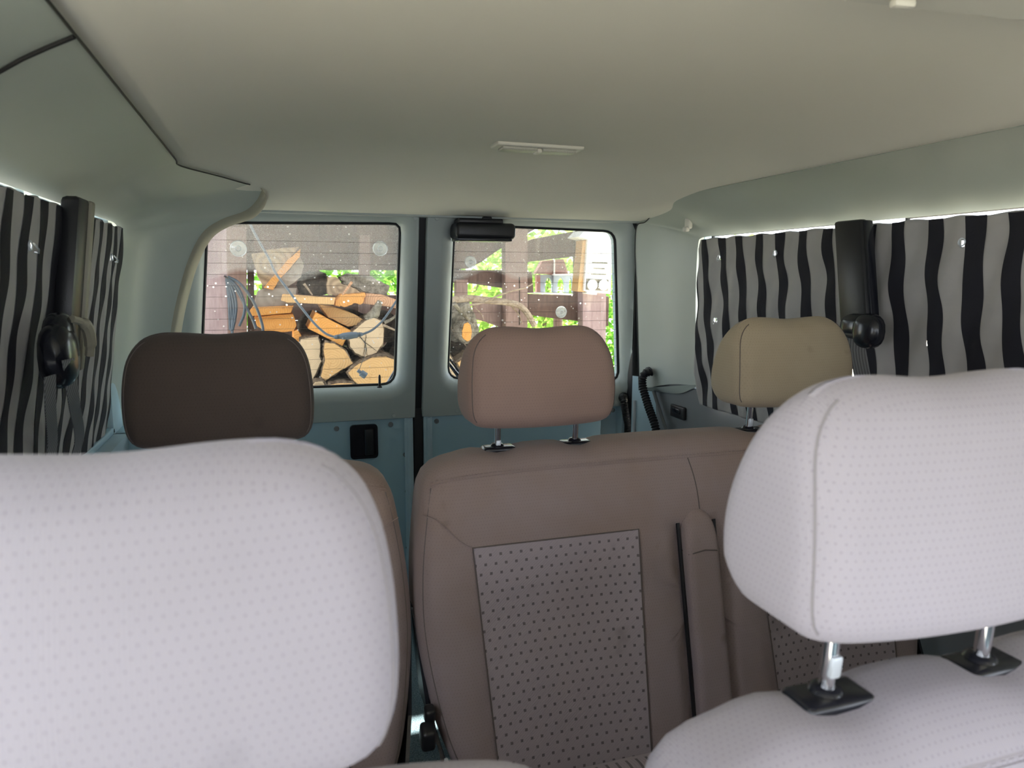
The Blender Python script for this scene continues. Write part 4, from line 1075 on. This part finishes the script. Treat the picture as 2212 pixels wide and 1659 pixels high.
log('split_log', Z1, [(1350, 1450), (1440, 1372), (1560, 1312), (1680, 1308), (1790, 1350), (1800, 1580), (1500, 1600), (1400, 1520)], Y0-.16, M['w_tan'], 'large tan split log behind the hanging cable cap', barkm=M['bark'], thick=.008)
log('split_log', Z1, [(1040, 1560), (1080, 1515), (1150, 1512), (1180, 1560), (1160, 1640), (1060, 1640)], Y0-.14, M['w_rough'], 'log end just showing at the bottom edge of the left rear window', barkm=M['bark'])
log('split_log', Z1, [(1200, 1545), (1300, 1525), (1400, 1535), (1440, 1640), (1180, 1640)], Y0-.17, M['w_tan'], 'log end under the arched gap at the bottom of the left rear window', barkm=M['bark'])
# right window pieces
log('bark_log', Z2, [(180, 1010), (280, 960), (380, 880), (440, 860), (480, 960), (520, 1080), (520, 1230), (330, 1260), (180, 1260)], Y0+.02, M['bark_grey'], 'grey forked log seen through the lower left of the right rear window', barkm=M['bark_grey'], jagamp=.003)
log('sawn_log', Z2, [(372, 1100), (395, 1035), (425, 1018), (452, 1040), (470, 1110), (455, 1180), (420, 1198), (375, 1160)], Y0-.14, M['w_orange'], 'small keyhole-shaped orange branch cut beside the pinkish headrest', .14, barkm=M['bark_grey'], thick=.01)
log('bark_log', Z2, [(150, 1215), (300, 1200), (460, 1215), (500, 1290), (430, 1300), (330, 1350), (200, 1300)], Y0-.02, M['bark_dark'], 'dark rough log between the forked log and the pale logs', barkm=M['bark_dark'], jagamp=.005)
log('split_log', Z2, [(150, 1250), (265, 1260), (320, 1380), (345, 1490), (300, 1560), (150, 1560)], Y0-.12, M['w_pale'], 'pale split log at the lower left corner of the right rear window', barkm=M['bark'], thick=.008)
log('split_log', Z2, [(335, 1360), (440, 1285), (600, 1290), (640, 1500), (400, 1560), (370, 1450)], Y0-.14, M['w_tan'], 'tan split log half hidden by the pinkish headrest', barkm=M['bark'], thick=.008)
# second row behind: round ends close the gaps, shade put into their dark colour
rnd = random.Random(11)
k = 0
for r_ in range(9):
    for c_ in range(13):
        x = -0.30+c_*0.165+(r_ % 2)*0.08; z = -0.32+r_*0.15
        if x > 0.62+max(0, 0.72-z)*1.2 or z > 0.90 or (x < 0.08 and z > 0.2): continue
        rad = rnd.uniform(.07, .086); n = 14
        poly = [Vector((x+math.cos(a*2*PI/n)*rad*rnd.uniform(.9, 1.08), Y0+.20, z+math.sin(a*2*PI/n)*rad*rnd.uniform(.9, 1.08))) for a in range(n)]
        t_ = thing('round_log', 'round log in the second row of the firewood stack, coloured dark for shade', 'log', (x, Y0+.2, z), 'shaded second-row logs')
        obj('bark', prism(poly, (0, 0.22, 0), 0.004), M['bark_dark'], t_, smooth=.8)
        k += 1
# branches and twigs lying on the stack
def twig(zz, pts, r, label, par=None, mat=None, r2=None):
    P = catmull([PY(*zz(x, y), Yq) for x, y, Yq in pts], 6); n = len(P); r2 = r2 or r*0.5
    t_ = obj('branch' if r > 0.006 else 'twig', tube(P, [r+(r2-r)*i/(n-1) for i in range(n)], 8), mat or M['twig'], None, origin=P[0])
    return tag(t_, label, 'branch', 'dry branches on the firewood stack')
twig(Z2, [(230, 850, 3.30), (330, 838, 3.30), (450, 828, 3.29), (600, 845, 3.28), (740, 858, 3.27), (850, 885, 3.26), (920, 950, 3.25), (985, 1060, 3.24)], .017, 'thick bare branch arching across the right rear window', r2=.014)
twig(Z2, [(440, 885, 3.285), (560, 860, 3.27), (680, 805, 3.25), (800, 765, 3.23), (900, 740, 3.22), (970, 705, 3.21)], .005, 'thin pinkish twig rising to the right over the thick branch', r2=.003)
twig(Z2, [(310, 870, 3.285), (360, 930, 3.34), (430, 1000, 3.40), (470, 1030, 3.41)], .011, 'short grey stick crossing the forked log', mat=M['bark_grey'])
twig(Z2, [(270, 1030, 3.41), (310, 1110, 3.41), (400, 1210, 3.37), (440, 1260, 3.36)], .003, 'hair-thin twig in front of the forked log')
twig(Z2, [(780, 880, 3.28), (850, 960, 3.28), (880, 1040, 3.28)], .004, 'thin twig on the brown fence post')
twig(Z2, [(480, 900, 3.3), (540, 960, 3.3), (560, 1010, 3.3)], .003, 'thin curved twig left of the fence post')
twig(Z1, [(990, 705, 3.3), (1020, 745, 3.3), (1060, 800, 3.3)], .006, 'small snapped twig on the near-black log')
twig(Z1, [(1390, 690, 3.26), (1350, 745, 3.26), (1310, 800, 3.27)], .006, 'brown stick leaning against the splintered log', mat=M['w_red'])
twig(Z1, [(1660, 1030, 3.3), (1720, 1000, 3.3), (1790, 940, 3.3)], .008, 'grey stick at the right edge of the left rear window', mat=M['bark_grey'])
twig(Z1, [(1650, 1050, 3.28), (1720, 1080, 3.28), (1790, 1110, 3.28)], .006, 'brown stick pointing right beside the round log')

tag(obj('shade_roof', join(box(-1.3, 2.9, 2.80, 4.25, 1.86, 1.89, 0.0), box(-1.3, 2.9, 2.80, 2.84, 1.80, 1.88, 0.0)), M['fence'], None, origin=(0.8, 3.6, 1.86)),  # out of view, added to cut the sky light on the logs
    'unseen roof added to shade the firewood', 'roof')
# fence: posts and boards are parts of one fence
fn_ = thing('fence', 'brown stained garden fence of wide boards behind the firewood', 'fence', (1.0, 3.9, -0.42))
def fboard(zz, pts, Y, th, mat, name='board'):
    P = [PY(*zz(x, y), Y) for x, y in pts]; return obj(name, prism(P, (0, th, 0), 0.003), mat, fn_, smooth=False)
YFn = 3.95
def rectz(a, b, c, d): return [(a, b), (c, b), (c, d), (a, d)]
fboard(Z1, [(200, 60), (1120, 60), (1120, 340), (200, 340)], YFn+.03, .03, M['fence'])
fboard(Z1, [(1118, 60), (2300, 60), (2300, 340), (1118, 340)], YFn+.04, .03, M['fence'])
fboard(Z1, [(200, 338), (1508, 338), (1508, 592), (200, 592)], YFn+.03, .03, M['fence'])
fboard(Z1, [(1505, 338), (2300, 338), (2300, 594), (1505, 594)], YFn+.035, .03, M['fence'])
fboard(Z1, [(640, 590), (1120, 590), (1120, 800), (640, 800)], YFn+.03, .03, M['fence'])
for kk in range(4):  # boards added behind the stack to keep its gaps dark
    fboard(Z1, [(565, 800+kk*215), (1850, 800+kk*215), (1850, 1010+kk*215), (565, 1010+kk*215)], YFn+.03, .03, M['fence'])
fboard(Z1, [(1455, 300), (1540, 300), (1545, 1100), (1450, 1100)], YFn-.05, .05, M['post_brown'], 'post')
fboard(Z1, [(350, 230), (508, 230), (515, 1400), (340, 1400)], YFn-.35, .06, M['post_brown'], 'post')
fboard(Z1, [(516, 240), (572, 240), (575, 1400), (520, 1400)], YFn-.25, .06, M['fence'], 'post')
# right of the centre split
fboard(Z2, [(-160, 60), (900, 60), (1440, 60), (1060, 165), (990, 250), (690, 420), (540, 525), (430, 580), (-160, 590)], YFn, .03, M['fence'])
fboard(Z2, [(975, 330), (1500, 235), (1500, 300), (1385, 330), (1385, 470), (1230, 490), (920, 525), (735, 560), (735, 420)], YFn+.015, .03, M['fence'])
fboard(Z2, [(-160, 588), (740, 592), (740, 745), (430, 700), (-160, 690)], YFn+.0, .03, M['fence'])
fboard(Z2, [(470, 850), (600, 850), (745, 860), (745, 1090), (600, 1030), (480, 1000)], YFn+.0, .03, M['post_brown'])
fboard(Z2, [(930, 790), (1600, 810), (1600, 1040), (1180, 1000), (930, 965)], YFn+.0, .03, M['fence'])
fboard(Z2, [(925, 605), (962, 605), (975, 780), (925, 780)], YFn+.01, .03, M['fence'])
fboard(Z2, [(1320, 300), (1400, 300), (1400, 860), (1318, 830)], YFn+.01, .03, M['fence'])
fboard(Z2, [(738, 230), (925, 230), (925, 1500), (745, 1500)], YFn-.07, .07, M['post_brown'], 'post')
fboard(Z2, [(328, 670), (428, 670), (425, 870), (330, 870)], YFn-.05, .05, M['post_brown'], 'post')
fboard(Z2, [(1385, 760), (1580, 780), (1575, 1500), (1380, 1500)], YFn-.12, .07, M['post'], 'post')
fboard(Z2, [(1575, 815), (1605, 815), (1598, 1060), (1570, 1060)], YFn+.03, .03, M['fence'])
obj('crack', tube([PY(*Z2(858, y), YFn-.071) for y in (650, 760, 850, 960, 1050)], .003, 5), M['bark_dark'], fn_)
# left purple-brown post, nearer
pp = [PY(*Z1(x, y), 3.15) for x, y in ((60, 150), (335, 150), (390, 3400), (-110, 3400))]
pst = thing('wooden_post', 'purple-brown square post at the left edge of the left rear window', 'post', (pp[0]+pp[1])/2)
obj('post_shaft', prism(pp, (0, 0.09, 0), 0.004), M['post'], pst, smooth=False)
obj('post_edge_board', prism([PY(*Z1(x, y), 3.13) for x, y in ((300, 150), (338, 150), (390, 3400), (352, 3400))], (0, 0.02, 0), 0.002), M['post'], pst, smooth=False)

# coil of dark cable hanging by the post
cl = thing('cable_coil', 'coil of dark blue cable hanging between the posts behind the left rear window', 'cable', PY(*Z1(350, 660), 3.1))
for pts in ([(345, 650), (400, 760), (425, 880), (415, 1000), (395, 1090)], [(345, 655), (385, 780), (405, 900), (400, 1010), (385, 1100)], [(350, 660), (372, 800), (385, 930), (390, 1060), (392, 1120)],
            [(350, 650), (440, 740), (490, 860), (490, 960), (450, 1060)], [(350, 655), (430, 760), (500, 890), (560, 1000), (590, 1080)], [(355, 648), (450, 700), (540, 810), (600, 920), (640, 1040), (650, 1100)],
            [(345, 670), (362, 820), (370, 960), (375, 1090)]):
    obj('loop', tube(catmull([PY(*Z1(x, y), 3.12-0.004*i) for i, (x, y) in enumerate(pts)], 8), 0.0058, 8), M['cable_dark'], cl)
obj('hook', tube([PY(*Z1(322, 640), 3.16), PY(*Z1(335, 645), 3.11), PY(*Z1(352, 655), 3.10)], 0.004, 6), M['black'], cl)
# grey cable with an inline joint, hanging outside the glass
cb = thing('hanging_cable', 'grey cable with an inline joint hanging across the left rear window', 'cable', PY(*Z1(540, 200), 2.75))
obj('cord', tube(catmull([PY(*Z1(x, y), 2.75) for x, y in ((300, -960), (400, -400), (500, 60), (545, 215), (620, 360), (700, 500), (750, 610), (860, 760), (980, 920), (1080, 1040), (1170, 1120), (1245, 1150))], 8), .0042, 8), M['cable'], cb)
obj('cord', tube(catmull([PY(*Z1(x, y), 2.75) for x, y in ((1478, 1128), (1560, 1090), (1640, 1020), (1700, 940), (1760, 850), (1830, 760), (1930, 300), (1960, -960))], 8), .0042, 8), M['cable'], cb)
a_, b_ = PY(*Z1(1240, 1152), 2.75), PY(*Z1(1482, 1126), 2.75)
jt = obj('inline_joint', tube([a_.lerp(b_, t) for t in (0, .06, .14, .18, .3, .55, .78, .82, .88, .95, 1)], [.005, .008, .008, .0085, .0125, .0135, .011, .0085, .0085, .0075, .005], 12), M['cable'], cb)
for t in (.12, .16, .82, .88): 
    obj('joint_ring', tube([a_.lerp(b_, t-.004), a_.lerp(b_, t+.004)], .0095, 12), M['rubber'], jt)
obj('cap_string', tube(catmull([PY(*Z1(x, y), 2.75) for x, y in ((1460, 1145), (1505, 1220), (1500, 1290), (1470, 1370), (1450, 1425))], 8), .0011, 5), M['cable_dark'], cb)
a_, b_ = PY(*Z1(1437, 1428), 2.74), PY(*Z1(1505, 1475), 2.74)
obj('socket_cap', tube([a_, a_.lerp(b_, .38), a_.lerp(b_, .4), b_], [.0065, .0068, .0125, .013], 14), M['cable'], cb, label='grey protective cap on a string')

# toy pavilion seen through the fence gap
gz = thing('garden_pavilion', 'small grey toy pavilion with arched windows and a brown shingle roof', 'bird feeder', PY(*Z2(1150, 780), 4.35))
def zp(x, y, Y=4.35): return PY(*Z2(x, y), Y)
def arch_wall(x0, x1, yt, yb_, ax0, ax1, ayt, ayb, Y, mat, th=.02):
    """wall rectangle with a pointed arch opening, built as a ring"""
    cx_ = (ax0+ax1)/2; H = ayb-ayt
    inner = [(ax0, ayb), (ax0, ayt+H*.42), (ax0+(cx_-ax0)*.25, ayt+H*.2), (cx_, ayt), (ax1-(ax1-cx_)*.25, ayt+H*.2), (ax1, ayt+H*.42), (ax1, ayb)]
    outer = [(x0, yb_), (x0, ayt+H*.42), (x0, yt), (cx_, yt), (x1, yt), (x1, ayt+H*.42), (x1, yb_)]
    n = 7; V = [zp(*p, Y) for p in inner]+[zp(*p, Y) for p in outer]; V += [v+Vector((0, th, 0)) for v in V]
    F = []
    for i in range(n-1):
        F += [(i, i+1, n+i+1, n+i), (2*n+i, 2*n+i+1, 3*n+i+1, 3*n+i), (i, i+1, 2*n+i+1, 2*n+i), (n+i, n+i+1, 3*n+i+1, 3*n+i)]
    return V, F
obj('wall', arch_wall(1030, 1143, 630, 780, 1072, 1130, 650, 776, 4.36, M['toy_grey']), M['toy_grey'], gz, smooth=False)
obj('wall', arch_wall(1143, 1255, 630, 785, 1175, 1232, 650, 780, 4.34, M['toy_grey']), M['toy_grey'], gz, smooth=False)
obj('wall', arch_wall(1255, 1312, 635, 788, 1270, 1298, 655, 782, 4.38, M['toy_grey']), M['toy_grey'], gz, smooth=False)
obj('corner_post', prism([zp(*p, 4.33) for p in ((1000, 630), (1030, 630), (1032, 780), (1002, 780))], (0, .03, 0)), M['roof_brown'], gz, smooth=False)
obj('roof', prism([zp(*p, 4.33) for p in ((990, 622), (1050, 515), (1147, 505), (1143, 630))], (0, .05, 0)), M['roof_brown'], gz, smooth=False)
rs = obj('roof', prism([zp(*p, 4.32) for p in ((1148, 632), (1152, 505), (1225, 500), (1265, 625))], (0, .05, 0)), M['roof_brown'], gz, smooth=False)
for y in (505, 532, 560, 588):
    f = (y-500)/125.0
    obj('shingle', prism([zp(*p, 4.312) for p in ((1153, y), (1222+f*42, y), (1226+f*42, y+16), (1153, y+17))], (0, .006, 0)), M['roof_brown'], rs, smooth=False)
obj('ridge_strip', prism([zp(*p, 4.31) for p in ((1144, 632), (1147, 502), (1155, 502), (1154, 632))], (0, .01, 0)), M['white'], gz, smooth=False)
obj('pole', tube([zp(1180, 790, 4.37), Vector((zp(1180, 790, 4.37).x, 4.37, -0.42))], .03, 10), M['post_brown'], gz)
obj('eaves', prism([zp(*p, 4.30) for p in ((1145, 625), (1320, 622), (1322, 632), (1145, 636))], (0, .05, 0)), M['white'], gz, smooth=False)
obj('ledge', prism([zp(*p, 4.28) for p in ((925, 772), (1312, 790), (1312, 802), (925, 784))], (0, .10, 0)), M['white'], gz, smooth=False)
# white nesting box on the right post
nb = thing('nesting_box', 'white painted insect box with slots and two round ports on the purple-brown post', 'bird house', PY(*Z2(1490, 780), 3.75))
obj('box_body', prism([PY(*Z2(*p), 3.72) for p in ((1425, 330), (1635, 330), (1618, 790), (1395, 765))], (0, .10, 0), .003), M['white'], nb, smooth=False)
obj('side_board', prism([PY(*Z2(*p), 3.74) for p in ((1385, 345), (1425, 335), (1405, 775), (1342, 765))], (0, .09, 0), .003), M['w_tan'], nb, smooth=False)
obj('roof_board', prism([PY(*Z2(*p), 3.68) for p in ((1350, 315), (1400, 262), (1660, 262), (1700, 335), (1430, 335))], (0, .16, 0), .003), M['white'], nb, smooth=False)
for y, x0, x1 in ((530, 1465, 1590), (578, 1475, 1570), (626, 1455, 1580)):
    obj('slot', prism([PY(*Z2(*p), 3.716) for p in ((x0, y-6), (x1, y-2), (x1, y+8), (x0, y+4))], (0, .006, 0)), M['bark_grey'], nb, smooth=False)
obj('port_panel', prism([PY(*Z2(*p), 3.714) for p in ((1418, 662), (1600, 672), (1596, 768), (1412, 756))], (0, .006, 0)), M['bark_grey'], nb, smooth=False)
for x in (1462, 1556):
    obj('round_port', lathe([(.030, 0), (.030, .006), (.027, .008)], PY(*Z2(x, 716), 3.714), (0, -1, 0), 24), M['white'], nb)
obj('foot_block', prism([PY(*Z2(*p), 3.715) for p in ((1420, 762), (1505, 772), (1500, 798), (1418, 788))], (0, .06, 0)), M['white'], nb, smooth=False)

# greenery behind the fence
def shrub(name, label, c, rx, ry, rz, n, mat, seed, leaf=0.045, group='shrubs behind the fence'):
    rnd = random.Random(seed); t_ = thing(name, label, 'shrub', (c[0], c[1], -0.42), group)
    V, F = [], []
    for i in range(n):
        while True:
            p = Vector((rnd.uniform(-1, 1), rnd.uniform(-1, 1), rnd.uniform(-1, 1)))
            if p.length < 1: break
        p = Vector((c[0]+p.x*rx, c[1]+p.y*ry, c[2]+p.z*rz))
        d = Vector((rnd.gauss(0, 1), rnd.gauss(0, 1), rnd.gauss(0, .6))).normalized(); e = d.orthogonal().normalized()
        e = (e*math.cos(i)+d.cross(e)*math.sin(i)); L = leaf*rnd.uniform(.6, 1.4); b = len(V)
        V += [p, p+d*L*.5+e*L*.32, p+d*L, p+d*L*.5-e*L*.32]; F.append((b, b+1, b+2, b+3))
    o = obj('foliage', (V, F), mat, t_, smooth=False); o['kind'] = 'stuff'
    st = []
    for k_ in range(5):
        q_ = Vector((c[0]+rnd.uniform(-.5, .5)*rx, c[1]+rnd.uniform(-.4, .4)*ry, c[2]+rz*rnd.uniform(-.1, .6)))
        obj('stem', tube([Vector((c[0]+rnd.uniform(-.1, .1), c[1], -0.42)), Vector((c[0], c[1], c[2]-rz*.6)).lerp(q_, .4), q_], [.02, .014, .006], 6), M['bark'], t_)
    return t_
shrub('shrub', 'bright green shrub seen right of the firewood in the left rear window', (0.62, 5.2, 0.55), .52, .45, 1.2, 3400, M['leaf'], 1, .07)
shrub('shrub', 'yellow-green shrub behind the middle fence gap', (1.82, 5.1, 0.6), .50, .45, 1.2, 3400, M['leaf2'], 2, .06)
shrub('shrub', 'green shrub behind the toy pavilion', (2.86, 5.6, 0.45), .5, .45, 1.0, 3000, M['leaf'], 3, .06)
shrub('shrub', 'pale green shrub at the right edge of the right rear window', (3.15, 4.5, 0.25), .38, .4, 1.1, 2800, M['leaf2'], 4, .06)
shrub('shrub', 'green shrub behind the purple-brown post', (-0.45, 5.2, 0.4), .6, .45, 1.0, 2400, M['leaf'], 5, .07)
shrub('tall_hedge', 'tall pale hedge far behind the fence', (1.6, 8.2, 1.0), 5.0, .7, 1.7, 5000, M['leaf2'], 6, .15)
